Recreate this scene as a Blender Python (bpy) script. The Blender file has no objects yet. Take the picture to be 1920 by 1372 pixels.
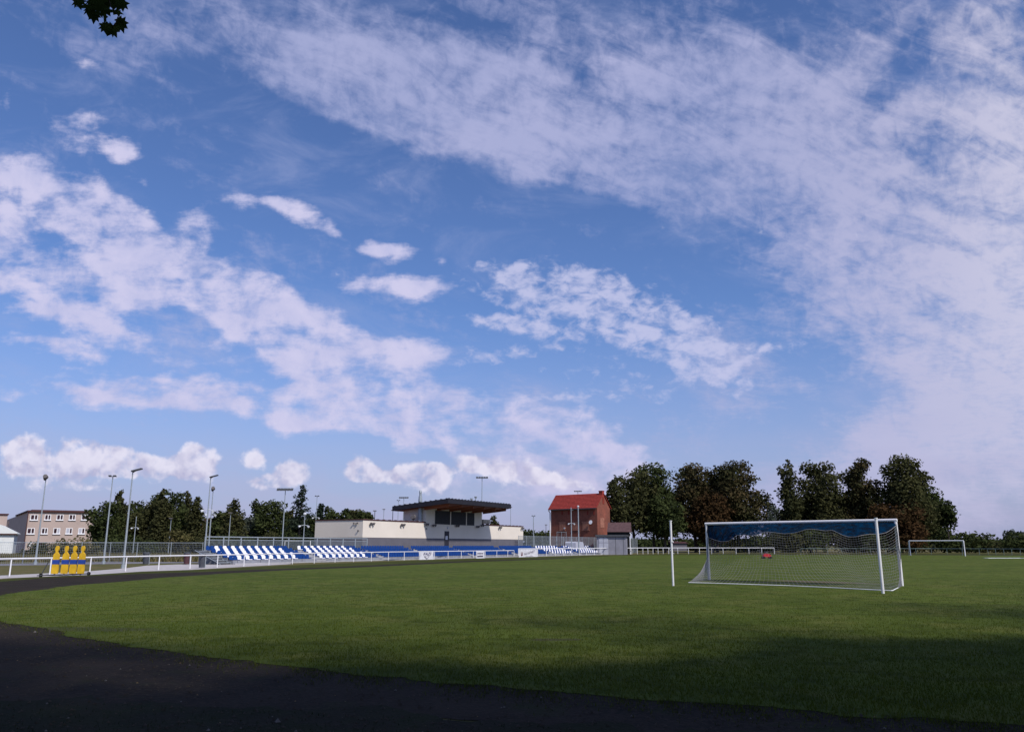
import bpy, math, random
import numpy as np
from mathutils import Vector, Matrix, Quaternion
R = math.radians
random.seed(7); rng = np.random.default_rng(7)
SC = bpy.context.scene
COL = SC.collection
# ------------------------------------------------------------------ camera
F = 1500.0; W0, H0 = 1920, 1372; CX, CY = 960.0, 686.0; CAMH = 1.5
PITCH = math.atan(336.0 / F)                                   # horizon on picture row 1022
cs, sn = math.cos(PITCH), math.sin(PITCH)
cd = bpy.data.cameras.new('camera'); cam = bpy.data.objects.new('camera', cd); COL.objects.link(cam)
cam.location = (0, 0, CAMH); cam.rotation_euler = (math.pi/2 + PITCH, 0, 0)
cd.sensor_width = 36; cd.lens = 36*F/W0; cd.clip_end = 12000; cd.clip_start = .05
SC.camera = cam
# ------------------------------------------------------------------ light
SUN_AZ, SUN_EL = R(139), R(46)
sun_vec = Vector((math.sin(SUN_AZ)*math.cos(SUN_EL), math.cos(SUN_AZ)*math.cos(SUN_EL), math.sin(SUN_EL)))
sl = bpy.data.lights.new('sun', 'SUN'); sl.energy = 3.9; sl.angle = R(2.2); sl.color = (1, .94, .87)
so = bpy.data.objects.new('sun', sl); so.rotation_euler = sun_vec.to_track_quat('Z', 'Y').to_euler(); COL.objects.link(so)
SC.view_settings.view_transform = 'Standard'; SC.view_settings.look = 'None'
SC.view_settings.exposure = 0; SC.view_settings.gamma = 1; SC.view_settings.use_curve_mapping = False
SC.cycles.max_bounces = 6; SC.cycles.transparent_max_bounces = 24
SKY_STRENGTH = .1

def build_world():
    w = bpy.data.worlds.new('World'); SC.world = w; w.use_nodes = True
    nt = w.node_tree; N = nt.nodes; L = nt.links; N.clear()
    def node(t, **k):
        n = N.new(t)
        for a, b in k.items(): setattr(n, a, b)
        return n
    def put(sock, v):
        if isinstance(v, bpy.types.NodeSocket): L.new(v, sock)
        else: sock.default_value = v
    def M(op, a, b=None, c=None, clamp=False):
        n = node('ShaderNodeMath', operation=op, use_clamp=clamp); put(n.inputs[0], a)
        if b is not None: put(n.inputs[1], b)
        if c is not None: put(n.inputs[2], c)
        return n.outputs[0]
    def VM(op, a, b=None, out=0):
        n = node('ShaderNodeVectorMath', operation=op); put(n.inputs[0], a)
        if b is not None: put(n.inputs[3 if op == 'SCALE' else 1], b)
        return n.outputs[out]
    def comb(x, y, z):
        n = node('ShaderNodeCombineXYZ'); put(n.inputs[0], x); put(n.inputs[1], y); put(n.inputs[2], z); return n.outputs[0]
    def noise(vec, scale, detail=5, rough=.55, dist=0, lac=2.0):
        n = node('ShaderNodeTexNoise'); put(n.inputs['Vector'], vec); n.inputs['Scale'].default_value = scale
        n.inputs['Detail'].default_value = detail; n.inputs['Roughness'].default_value = rough
        n.inputs['Distortion'].default_value = dist; n.inputs['Lacunarity'].default_value = lac
        return n.outputs['Fac']
    def sm(x, lo, hi, a=0., b=1.):
        n = node('ShaderNodeMapRange', interpolation_type='SMOOTHSTEP'); put(n.inputs[0], x)
        n.inputs[1].default_value = lo; n.inputs[2].default_value = hi; n.inputs[3].default_value = a; n.inputs[4].default_value = b
        return n.outputs[0]
    def mix(f, a, b, typ='MIX'):
        n = node('ShaderNodeMix', data_type='RGBA', blend_type=typ); put(n.inputs[0], f); put(n.inputs[6], a); put(n.inputs[7], b)
        return n.outputs[2]
    tc = node('ShaderNodeTexCoord'); D = VM('NORMALIZE', tc.outputs['Generated'])
    sep = node('ShaderNodeSeparateXYZ'); L.new(D, sep.inputs[0]); dz = sep.outputs[2]
    # tangent plane of the sky, touching it 12.6 degrees above the northern horizon
    a = VM('DOT_PRODUCT', D, (1, 0, 0), 1); b = VM('DOT_PRODUCT', D, (0, -sn, cs), 1); c = VM('DOT_PRODUCT', D, (0, cs, sn), 1)
    cc = M('MAXIMUM', c, .12)
    U = M('DIVIDE', a, cc); V = M('DIVIDE', b, cc)
    gate = sm(c, .35, .62)
    T = comb(U, V, 0.0)
    # warp so that the cloud outlines billow
    wn = node('ShaderNodeTexNoise'); L.new(T, wn.inputs['Vector']); wn.inputs['Scale'].default_value = 9; wn.inputs['Detail'].default_value = 4
    wn0 = VM('SUBTRACT', wn.outputs['Color'], (.5, .5, .5))
    def blobs(lst, warp):
        TW = VM('ADD', T, VM('SCALE', wn0, warp))
        sp = node('ShaderNodeSeparateXYZ'); L.new(TW, sp.inputs[0])
        P = comb(sp.outputs[0], sp.outputs[1], 1.0)
        acc = None
        for (px, py, rx, ry, ang, st) in lst:
            u0 = (px-CX)/F; v0 = (CY-py)/F; rx /= F; ry /= F
            ca, sa = math.cos(R(-ang)), math.sin(R(-ang))
            ax = (ca/rx, sa/rx, -(ca*u0+sa*v0)/rx); ay = (-sa/ry, ca/ry, -(-sa*u0+ca*v0)/ry)
            Pk = P if acc is None else comb(sp.outputs[0], sp.outputs[1], M('MULTIPLY_ADD', acc, 1e-9, 1.0))
            x = VM('DOT_PRODUCT', Pk, ax, 1); y = VM('DOT_PRODUCT', Pk, ay, 1)
            g = node('ShaderNodeTexGradient', gradient_type='SPHERICAL'); L.new(comb(x, y, 0.0), g.inputs[0])
            acc = M('MULTIPLY_ADD', g.outputs['Fac'], st, 0.0 if acc is None else acc)
        return M('MULTIPLY', acc, gate)
    veil = [(420,60,430,120,15,.75),(700,120,520,150,20,1.0),(900,215,430,130,18,1.2),(1150,270,400,110,18,1.0),(1050,110,480,200,0,.9),
            (1330,180,430,240,0,.9),(1500,320,430,220,20,1.1),(1780,200,430,380,0,1.2),(1850,450,420,300,0,1.6),(1600,440,330,150,20,1.1),
            (1560,600,420,90,-8,.75),(1850,620,300,190,0,1.3),(1600,700,330,50,-12,.8),(1850,800,520,180,-22,2.2),(1640,890,420,110,-14,1.8),
            (830,265,420,45,18,1.0),(1100,330,330,36,17,.8),(150,60,260,90,20,.45),(60,140,200,60,10,.35),(620,185,300,34,22,.6),
            (1750,940,300,160,0,1.4),(1180,700,330,200,10,.3),(1480,500,200,80,20,.9)]
    veil_gap = [(1690,120,170,50,-52,-.7),(1560,230,80,50,0,-.6),(1230,70,110,60,0,-.5),(1060,110,60,60,0,-.4)]
    puff = [(200,600,420,150,12,.45),(480,400,240,60,15,.35),(145,240,85,52,15,1.5),(235,275,58,36,0,1.6),(90,365,220,95,25,1.8),(200,410,150,70,20,1.5),(8,455,60,80,0,1.6),(365,428,62,48,0,2.0),(275,350,60,30,30,.9),
            (170,110,60,28,0,.9),(10,190,50,80,0,1.0),(480,378,90,24,10,1.2),(565,395,80,36,30,1.2),(630,437,28,28,0,1.0),(700,470,36,22,10,1.3),(748,478,58,25,0,1.4),
            (830,492,32,20,0,1.1),(665,535,70,32,-10,1.3),(790,542,105,36,5,1.6),(290,490,190,70,20,1.6),(110,500,230,55,20,1.3),(400,530,200,90,25,1.8),
            (530,600,200,80,20,1.7),(610,660,230,75,15,1.5),(700,710,230,100,10,1.8),(60,540,210,60,25,1.1),(150,590,220,36,22,.8),(270,560,130,50,0,.9),(90,645,140,28,10,1.0),
            (270,705,170,22,3,1.0),(200,738,380,36,4,1.3),(480,752,340,46,5,1.4),(640,775,280,60,5,1.6),(860,790,260,76,3,2.0),(1000,825,230,80,10,1.9),(1090,795,90,48,0,1.5),
            (1030,890,260,80,0,1.7),(1150,880,140,60,0,1.0),(760,660,120,50,0,.8),(440,690,160,40,20,.6),(560,800,90,16,3,.5)]
    cirro = [(1100,600,330,150,14,.45),(1060,560,230,80,12,1.35),(1180,590,250,70,18,1.35),(1270,645,200,70,25,1.3),(980,612,110,26,10,1.1),(1330,695,110,36,25,1.1),(960,660,130,24,-3,.9),
             (1080,745,120,18,0,.9),(1010,528,130,32,10,.7),(1400,660,160,30,-12,.8),(1220,730,130,40,10,.5),(900,600,60,22,0,.7)]
    cum = [(42,846,62,47.5,0,2.3),(150,850,66,50,0,2.3),(222,860,60,40,0,2.1),(372,864,58,46,0,2.4),(300,876,110,32.5,0,2.0),(120,880,160,30,0,1.8),(475,858,36,32,0,1.7),(545,886,60,35,0,2.2),
           (495,903,56,21.25,0,1.7),(677,880,40,35,0,2.1),(785,884,60,35,0,2.2),(825,888,34,30,0,2.0),(725,892,110,22.5,0,1.7),(880,868,54,27.5,0,1.6),(955,880,90,37.5,8,1.7),
           (1030,900,80,25,10,1.5),(1090,912,70,17.5,12,.8),(120,912,170,17.5,0,.8),(800,918,60,17.5,0,1.0)]
    mv = M('ADD', blobs(veil, .06), blobs(veil_gap, .06)); mp = blobs(puff, .032); mc = blobs(cirro, .03); mk = blobs(cum, .014)
    # high layer seen in perspective: coordinates on a flat cloud deck
    dk = M('ADD', M('MAXIMUM', dz, 0.0), .10)
    Q = comb(M('DIVIDE', sep.outputs[0], dk), M('DIVIDE', sep.outputs[1], dk), 0.0)
    n_rip = noise(Q, 12, 6, .64, .4); n_big = noise(Q, 1.1, 4, .55); n_fine = noise(Q, 32, 4, .6, .3)
    # generic deck for the sky the mask does not describe
    rest = M('MULTIPLY', M('SUBTRACT', 1.0, gate), .55)
    def nz(n, amp): return M('MULTIPLY_ADD', n, amp, -amp*.5)
    def tot(*t):
        acc = t[0]
        for k in t[1:]: acc = M('ADD', acc, k)
        return acc
    mv = M('MINIMUM', M('MAXIMUM', M('ADD', mv, rest), -.6), 1.35)
    n_hole = noise(T, 5.5, 3, .5, .3)
    vr = node('ShaderNodeVectorRotate', rotation_type='Z_AXIS'); L.new(T, vr.inputs['Vector']); vr.inputs['Angle'].default_value = R(24)
    n_run = noise(VM('MULTIPLY', vr.outputs[0], (1, 3.4, 1)), 7, 7, .62, .5)
    n_str = noise(VM('MULTIPLY', T, (1.5, 1, 1)), 34, 5, .6, .8)
    dv = tot(M('MULTIPLY_ADD', mv, 1.25, -.66), nz(n_rip, 1.7), nz(n_big, .9), nz(n_fine, .7), nz(n_hole, 2.6), nz(n_str, 1.5), nz(n_run, 3.4))
    d_v = sm(dv, -.52, 1.62, 0, .86)
    n_c = noise(VM('MULTIPLY', T, (1, 1.6, 1)), 40, 5, .6, .3); n_c2 = noise(VM('MULTIPLY', T, (1, 2.2, 1)), 14, 3, .5)
    n_p = noise(T, 17, 7, .6, .25); n_ps = noise(VM('MULTIPLY', T, (1, 2.8, 1)), 9, 6, .6)
    dp = tot(M('MULTIPLY_ADD', M('MINIMUM', mp, 1.15), 1.35, -.78), nz(n_p, 3.0), nz(n_ps, 4.6), nz(n_c, 1.2))
    d_p = M('MULTIPLY', sm(dp, -.25, 1.20, 0, .95), sm(mp, .02, .22))
    dc = tot(M('MULTIPLY_ADD', M('MINIMUM', mc, 1.0), 1.25, -.72), nz(n_c, 3.8), nz(n_c2, 1.7)); d_c = M('MULTIPLY', sm(dc, -.25, 1.1, 0, .88), sm(mc, .02, .22))
    n_k = noise(T, 38, 6, .56, .2); dk2 = tot(M('MULTIPLY_ADD', M('MINIMUM', mk, 1.1), .92, -.46), nz(n_k, 2.2), nz(n_c, .6)); d_k = sm(dk2, -.05, .62, 0, .95)
    n_wisp = noise(VM('MULTIPLY', T, (1, 2.2, 1)), 6, 8, .62, .6); d_w = sm(n_wisp, .46, .80, 0, .42)
    # colours
    sky = node('ShaderNodeTexSky', sky_type='NISHITA', sun_disc=False, sun_elevation=SUN_EL, sun_rotation=SUN_AZ)
    sky.air_density = 1.0; sky.dust_density = 1.0; sky.ozone_density = 2.0
    base = mix(1.0, sky.outputs[0], SKY_TINT, 'MULTIPLY')
    haze = sm(dz, .0, .30, 1, 0)
    base = mix(M('MULTIPLY', haze, .62), base, (3.75, 3.9, 6.3, 1))
    col_v = mix(sm(n_big, .35, .7), (3.8, 4.2, 6.8, 1), (4.8, 4.95, 7.4, 1))
    right = sm(U, .15, .62)
    col_v = mix(M('MULTIPLY', right, .75), col_v, (5.6, 5.45, 7.3, 1))
    glow = M('MULTIPLY', sm(U, .42, .70), sm(V, -.25, .15)); col_v = mix(M('MULTIPLY', glow, .8), col_v, (7.0, 6.8, 8.2, 1))
    out = mix(d_w, base, (3.9, 4.4, 7.0, 1))
    out = mix(d_v, out, col_v)
    col_p = mix(sm(n_p, .3, .7), (5.0, 5.2, 7.8, 1), (6.5, 6.3, 8.5, 1))
    out = mix(d_c, out, (5.5, 5.7, 8.1, 1)); out = mix(d_p, out, col_p)
    low = sm(dz, .005, .15, 1, 0); n_low = noise(VM('MULTIPLY', T, (1, 4, 1)), 7, 4, .5)
    out = mix(M('MULTIPLY', low, sm(n_low, .35, .75, .15, .85)), out, (4.6, 4.5, 6.6, 1))
    n_ks = noise(VM('ADD', T, (.004, .016, 0)), 38, 3, .5, .2); n_k0 = noise(T, 38, 3, .5, .2)            # towers lit from upper right
    lit = sm(M('SUBTRACT', n_k0, n_ks), -.26, .20)
    thick = sm(dk2, .2, 1.3)
    col_k = mix(lit, (4.6, 4.55, 6.6, 1), (8.4, 8.1, 9.4, 1)); col_k = mix(M('MULTIPLY', thick, .35), col_k, (5.6, 5.3, 7.0, 1))
    out = mix(M('MULTIPLY', d_k, .95), out, col_k)
    bg = node('ShaderNodeBackground'); L.new(out, bg.inputs[0]); bg.inputs[1].default_value = SKY_STRENGTH
    wo = node('ShaderNodeOutputWorld'); L.new(bg.outputs[0], wo.inputs[0])
    w.cycles.sampling_method = 'MANUAL'; w.cycles.sample_map_resolution = 512
SKY_TINT = (.76, .93, 1.32, 1)
build_world()

# ------------------------------------------------------------------ geometry of the place
def ray(px, py):
    x = px-CX; y = CY-py
    return np.array([x, F*cs - y*sn, F*sn + y*cs])
def gp(px, py, z=0.0):
    d = ray(px, py); t = (z-CAMH)/d[2]; return np.array([d[0]*t, d[1]*t, z])
def at(px, py, Y):
    d = ray(px, py); t = Y/d[1]; return np.array([d[0]*t, Y, CAMH+d[2]*t])
def hz(px, py, x, y): return at(px, py, y)[2]

# ------------------------------------------------------------------ materials
def mat(name, col, var=.12, scale=6, rough=.8, bump=0, metal=0, spec=.3, col2=None, detail=5, stretch=(1,1,1), obj=False):
    m = bpy.data.materials.new(name); m.use_nodes = True; nt = m.node_tree; N = nt.nodes; L = nt.links
    b = N['Principled BSDF']; b.inputs['Roughness'].default_value = rough; b.inputs['Metallic'].default_value = metal
    b.inputs['Specular IOR Level'].default_value = spec
    tc = N.new('ShaderNodeTexCoord'); mp = N.new('ShaderNodeMapping'); mp.inputs['Scale'].default_value = stretch
    L.new(tc.outputs['Object'], mp.inputs[0])
    n = N.new('ShaderNodeTexNoise'); n.inputs['Scale'].default_value = scale; n.inputs['Detail'].default_value = detail; n.inputs['Roughness'].default_value = .6
    L.new(mp.outputs[0], n.inputs['Vector'])
    r = N.new('ShaderNodeValToRGB'); L.new(n.outputs['Fac'], r.inputs[0])
    c2 = col2 or tuple(min(1, x*(1+var)) for x in col); c1 = tuple(x*(1-var) for x in col) if col2 is None else col
    r.color_ramp.elements[0].position = .3; r.color_ramp.elements[1].position = .7
    r.color_ramp.elements[0].color = (*c1, 1); r.color_ramp.elements[1].color = (*c2, 1)
    L.new(r.outputs[0], b.inputs['Base Color'])
    if bump:
        bp = N.new('ShaderNodeBump'); bp.inputs['Strength'].default_value = bump; L.new(n.outputs['Fac'], bp.inputs['Height']); L.new(bp.outputs[0], b.inputs['Normal'])
    return m
def ground_mat(name, cols, scales, rough=.95, patch=None, dist=0):
    """three noise octaves of real ground colour; patch = (x, y, radius_x, radius_y, angle, colour) bare areas"""
    m = bpy.data.materials.new(name); m.use_nodes = True; nt = m.node_tree; N = nt.nodes; L = nt.links
    b = N['Principled BSDF']; b.inputs['Roughness'].default_value = rough; b.inputs['Specular IOR Level'].default_value = .08
    tc = N.new('ShaderNodeTexCoord'); cur = None
    for i, (c, s) in enumerate(zip(cols[1:], scales)):
        n = N.new('ShaderNodeTexNoise'); n.inputs['Scale'].default_value = s[0]; n.inputs['Detail'].default_value = 7; n.inputs['Roughness'].default_value = .62
        mp = N.new('ShaderNodeMapping'); mp.inputs['Location'].default_value = (i*13.1, i*7.7, 0); L.new(tc.outputs['Object'], mp.inputs[0]); L.new(mp.outputs[0], n.inputs['Vector'])
        r = N.new('ShaderNodeMapRange'); r.inputs[1].default_value = s[1]; r.inputs[2].default_value = s[2]; L.new(n.outputs['Fac'], r.inputs[0])
        mx = N.new('ShaderNodeMix'); mx.data_type = 'RGBA'; L.new(r.outputs[0], mx.inputs[0])
        if cur is None: mx.inputs[6].default_value = (*cols[0], 1)
        else: L.new(cur, mx.inputs[6])
        mx.inputs[7].default_value = (*c, 1); cur = mx.outputs[2]
    for (x, y, rx, ry, ang, c, k) in (patch or []):
        mp = N.new('ShaderNodeMapping'); mp.vector_type = 'TEXTURE'; mp.inputs['Location'].default_value = (x, y, 0); mp.inputs['Rotation'].default_value = (0, 0, ang); mp.inputs['Scale'].default_value = (rx, ry, 1)
        L.new(tc.outputs['Object'], mp.inputs[0]); g = N.new('ShaderNodeTexGradient'); g.gradient_type = 'SPHERICAL'
        sx = N.new('ShaderNodeVectorMath'); sx.operation = 'MULTIPLY'; sx.inputs[1].default_value = (1, 1, 0); L.new(mp.outputs[0], sx.inputs[0]); L.new(sx.outputs[0], g.inputs[0])
        n = N.new('ShaderNodeTexNoise'); n.inputs['Scale'].default_value = 2.2; n.inputs['Detail'].default_value = 5; L.new(tc.outputs['Object'], n.inputs['Vector'])
        ad = N.new('ShaderNodeMath'); ad.operation = 'ADD'; L.new(g.outputs['Fac'], ad.inputs[0]); L.new(n.outputs['Fac'], ad.inputs[1])
        r = N.new('ShaderNodeMapRange'); r.inputs[1].default_value = .68; r.inputs[2].default_value = 1.0; r.inputs[4].default_value = k; L.new(ad.outputs[0], r.inputs[0])
        mx = N.new('ShaderNodeMix'); mx.data_type = 'RGBA'; L.new(r.outputs[0], mx.inputs[0]); L.new(cur, mx.inputs[6]); mx.inputs[7].default_value = (*c, 1); cur = mx.outputs[2]
    L.new(cur, b.inputs['Base Color'])
    n = N.new('ShaderNodeTexNoise'); n.inputs['Scale'].default_value = 30; n.inputs['Detail'].default_value = 4; L.new(tc.outputs['Object'], n.inputs['Vector'])
    bp = N.new('ShaderNodeBump'); bp.inputs['Strength'].default_value = .6; bp.inputs['Distance'].default_value = .03; L.new(n.outputs['Fac'], bp.inputs['Height']); L.new(bp.outputs[0], b.inputs['Normal'])
    return m
def leaf_mat(name, c1, c2, c3, scale=.9):
    m = bpy.data.materials.new(name); m.use_nodes = True; nt = m.node_tree; N = nt.nodes; L = nt.links
    N.remove(N['Principled BSDF']); out = N['Material Output']
    tc = N.new('ShaderNodeTexCoord'); n = N.new('ShaderNodeTexNoise'); n.inputs['Scale'].default_value = scale; n.inputs['Detail'].default_value = 3
    L.new(tc.outputs['Object'], n.inputs['Vector'])
    at_ = N.new('ShaderNodeAttribute'); at_.attribute_name = 'tone'
    ad = N.new('ShaderNodeMath'); ad.operation = 'MULTIPLY_ADD'; L.new(at_.outputs['Fac'], ad.inputs[0]); ad.inputs[1].default_value = .55; L.new(n.outputs['Fac'], ad.inputs[2])
    r = N.new('ShaderNodeValToRGB'); L.new(ad.outputs[0], r.inputs[0]); e = r.color_ramp.elements
    e[0].position = .38; e[0].color = (*c1, 1); e[1].position = 1.05 if False else 1.0; e[1].color = (*c3, 1); k = e.new(.72); k.color = (*c2, 1)
    d = N.new('ShaderNodeBsdfDiffuse'); t = N.new('ShaderNodeBsdfTranslucent'); L.new(r.outputs[0], d.inputs[0]); L.new(r.outputs[0], t.inputs[0])
    mx = N.new('ShaderNodeMixShader'); mx.inputs[0].default_value = .25; L.new(d.outputs[0], mx.inputs[1]); L.new(t.outputs[0], mx.inputs[2]); L.new(mx.outputs[0], out.inputs[0])
    return m
MT = dict(
 white=mat('white_paint', (.74,.74,.76), .06, 9, .5), white_seat=mat('white_seat_plastic', (.82,.81,.84), .04, 5, .45), blue_seat=mat('blue_seat_plastic', (.004,.04,.19), .25, 7, .45),
 galv=mat('galvanised_steel', (.32,.36,.39), .15, 5, .5, metal=.25), steel_dark=mat('dark_steel', (.07,.075,.085), .2, 6, .6),
 conc=mat('weathered_concrete', (.22,.23,.26), .22, 1.6, .9, .2), conc_light=mat('light_concrete', (.36,.36,.38), .15, 2.5, .9, .2),
 cream=mat('cream_render', (.72,.65,.56), .05, .35, .9, detail=8), plinth=mat('grey_plinth', (.125,.12,.14), .1, 1, .85), roofdark=mat('dark_roof_edge', (.018,.017,.024), .2, 2, .6),
 wood=mat('larch_soffit', (.22,.07,.03), .25, 4, .7, stretch=(1,8,1)), shutter=mat('black_shutter', (.012,.013,.018), .25, 20, .5, stretch=(.1,.1,6)), door=mat('dark_door', (.03,.028,.04), .2, 3, .5),
 brick=None, redtile=mat('red_roof_tiles', (.28,.038,.028), .25, 3, .75, .1), brick_pale=mat('pale_infill_brick', (.30,.13,.09), .3, 4, .9, .2), brickdark=mat('dark_red_brick', (.2,.03,.02), .3, 4, .9),
 beige=mat('pinkish_render', (.44,.35,.31), .1, .3, .9), brownroof=mat('brown_fascia', (.075,.03,.03), .2, 3, .8), glass=mat('dark_window_glass', (.04,.015,.02), .5, .5, .25, spec=.5),
 yellow=mat('yellow_foam', (.66,.40,.02), .16, 3, .6), belt=mat('blue_belt', (.02,.06,.30), .1, 5, .6), bark=mat('dark_bark', (.06,.05,.042), .4, 5, .95, .6, stretch=(1,1,.25)),
 birch=mat('pale_bark', (.3,.29,.27), .5, 4, .9, stretch=(1,1,3)), net=mat('white_net_cord', (.25,.25,.26), .15, 9, .8), banner=mat('white_banner', (.62,.62,.66), .18, 3, .6), ink=mat('purple_ink', (.06,.05,.16), .2, 5, .7),
 grey_ink=mat('grey_ink', (.24,.22,.28), .2, 5, .7), dark_ink=mat('dark_ink', (.06,.05,.09), .2, 5, .7), maroon=mat('maroon_ink', (.13,.02,.04), .2, 5, .7), red=mat('red_mower_paint', (.45,.02,.03), .2, 5, .5),
 rubber=mat('black_rubber', (.015,.015,.015), .2, 5, .8), bin=mat('grey_bin_plastic', (.06,.065,.08), .25, 5, .6), bin2=mat('maroon_bin_plastic', (.07,.03,.035), .25, 5, .6), shed=mat('white_shed_render', (.66,.68,.66), .08, 1, .9),
 gatewhite=mat('grey_white_metal', (.40,.41,.47), .1, 2, .6), wallgrey=mat('grey_panel_wall', (.24,.24,.28), .15, 1.2, .9), brownold=mat('old_brown_roof', (.09,.05,.05), .3, 2, .9), lens=mat('lamp_lens', (.6,.62,.65), .1, 5, .3),
 dish=mat('grey_dish', (.12,.11,.11), .15, 5, .7), blueroof=mat('green_rail_paint', (.16,.22,.2), .15, 5, .6))
def brick_mat():
    m = bpy.data.materials.new('red_brick'); m.use_nodes = True; N = m.node_tree.nodes; L = m.node_tree.links; b = N['Principled BSDF']; b.inputs['Roughness'].default_value = .95
    tc = N.new('ShaderNodeTexCoord'); n = N.new('ShaderNodeTexNoise'); n.inputs['Scale'].default_value = .45; n.inputs['Detail'].default_value = 8; n.inputs['Roughness'].default_value = .7; L.new(tc.outputs['Object'], n.inputs['Vector'])
    n2 = N.new('ShaderNodeTexNoise'); n2.inputs['Scale'].default_value = 5; mp = N.new('ShaderNodeMapping'); mp.inputs['Scale'].default_value = (1,1,3.5); L.new(tc.outputs['Object'], mp.inputs[0]); L.new(mp.outputs[0], n2.inputs['Vector'])
    r = N.new('ShaderNodeValToRGB'); L.new(n.outputs['Fac'], r.inputs[0]); e = r.color_ramp.elements; e[0].position = .3; e[0].color = (.12,.044,.03,1); e[1].position = .7; e[1].color = (.27,.08,.05,1)
    r2 = N.new('ShaderNodeMapRange'); r2.inputs[1].default_value=.3; r2.inputs[2].default_value=.7; r2.inputs[3].default_value=.7; r2.inputs[4].default_value=1.3; L.new(n2.outputs['Fac'], r2.inputs[0])
    mx = N.new('ShaderNodeMix'); mx.data_type='RGBA'; mx.blend_type='MULTIPLY'; mx.inputs[0].default_value=1; L.new(r.outputs[0], mx.inputs[6]); L.new(r2.outputs[0], mx.inputs[7]); L.new(mx.outputs[2], b.inputs['Base Color'])
    return m
MT['brick'] = brick_mat()
LEAF = dict(
 green=leaf_mat('dark_green_leaves', (.036,.046,.018), (.052,.066,.024), (.075,.086,.033)),
 olive=leaf_mat('olive_leaves', (.042,.046,.020), (.062,.064,.027), (.088,.084,.036)),
 rust=leaf_mat('rusty_chestnut_leaves', (.040,.028,.014), (.072,.042,.020), (.105,.058,.028)),
 mixed=leaf_mat('turning_chestnut_leaves', (.040,.043,.019), (.064,.056,.026), (.095,.066,.032), .5),
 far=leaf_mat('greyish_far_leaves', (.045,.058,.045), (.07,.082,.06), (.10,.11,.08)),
 scrub=leaf_mat('dry_scrub_leaves', (.07,.07,.028), (.11,.10,.04), (.16,.13,.06)),
 spruce=leaf_mat('pine_needles', (.018,.028,.018), (.03,.042,.028), (.05,.062,.04)),
 maple=leaf_mat('maple_leaves', (.02,.035,.01), (.035,.055,.015), (.06,.07,.025), 6))

# ------------------------------------------------------------------ mesh helpers
class MB:
    def __init__(s): s.v = []; s.f = []; s.m = []
    def add(s, vs, fs, mi=0):
        o = len(s.v); s.v += [tuple(map(float, p)) for p in vs]; s.f += [tuple(i+o for i in f) for f in fs]; s.m += [mi]*len(fs)
    def box8(s, p, mi=0): s.add(p, [(0,3,2,1),(4,5,6,7),(0,1,5,4),(1,2,6,5),(2,3,7,6),(3,0,4,7)], mi)
    def box(s, x0, x1, y0, y1, z0, z1, mi=0): s.box8([(x0,y0,z0),(x1,y0,z0),(x1,y1,z0),(x0,y1,z0),(x0,y0,z1),(x1,y0,z1),(x1,y1,z1),(x0,y1,z1)], mi)
    def fbox(s, Fr, a0, a1, b0, b1, z0, z1, mi=0):
        s.box8([Fr(a0,b0,z0),Fr(a1,b0,z0),Fr(a1,b1,z0),Fr(a0,b1,z0),Fr(a0,b0,z1),Fr(a1,b0,z1),Fr(a1,b1,z1),Fr(a0,b1,z1)], mi)
    def tube(s, pts, rads, n=6, mi=0, cap=True):
        pts = [Vector(p) for p in pts]
        if not hasattr(rads, '__len__'): rads = [rads]*len(pts)
        rings = []; prev = None
        for i, p in enumerate(pts):
            d = (pts[min(i+1, len(pts)-1)]-pts[max(i-1, 0)]).normalized()
            ref = Vector((0,0,1)) if abs(d.z) < .9 else Vector((1,0,0))
            a = d.cross(ref).normalized(); b = d.cross(a).normalized()
            rings.append([p+(a*math.cos(2*math.pi*k/n)+b*math.sin(2*math.pi*k/n))*rads[i] for k in range(n)])
        vs = [v for r in rings for v in r]; fs = []
        for i in range(len(pts)-1):
            for k in range(n): fs.append((i*n+k, i*n+(k+1)%n, (i+1)*n+(k+1)%n, (i+1)*n+k))
        if cap: fs.append(tuple(range(n))); fs.append(tuple((len(pts)-1)*n+k for k in range(n)))
        s.add(vs, fs, mi)
    def prism(s, poly, d, mi=0):
        n = len(poly); d = Vector(d); vs = [Vector(p) for p in poly]+[Vector(p)+d for p in poly]
        s.add(vs, [tuple(range(n)), tuple(reversed(range(n, 2*n)))]+[(k, (k+1)%n, n+(k+1)%n, n+k) for k in range(n)], mi)
    def disc(s, c, ax, r, h, n=14, mi=0):
        ax = Vector(ax).normalized(); s.tube([Vector(c)-ax*h/2, Vector(c)+ax*h/2], r, n, mi)
    def build(s, name, m, parent=None, loc=None, smooth=False):
        me = bpy.data.meshes.new(name); off = Vector(loc) if loc is not None else (parent_world(parent) if parent else Vector((0,0,0)))
        me.from_pydata([(x-off.x, y-off.y, z-off.z) for x, y, z in s.v], [], s.f)
        for mm in (m if isinstance(m, (list, tuple)) else [m]): me.materials.append(mm)
        me.polygons.foreach_set('material_index', s.m)
        if smooth: me.polygons.foreach_set('use_smooth', [True]*len(s.f))
        bm_fix(me)
        o = bpy.data.objects.new(name, me); COL.objects.link(o)
        if parent: o.parent = parent; o.location = off - parent_world(parent)
        else: o.location = off
        return o
import bmesh
def bm_fix(me):
    if len(me.polygons) > 6000: return
    b = bmesh.new(); b.from_mesh(me); bmesh.ops.recalc_face_normals(b, faces=b.faces); b.to_mesh(me); b.free()
def parent_world(p):
    v = Vector((0,0,0))
    while p: v += p.location; p = p.parent
    return v
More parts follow.
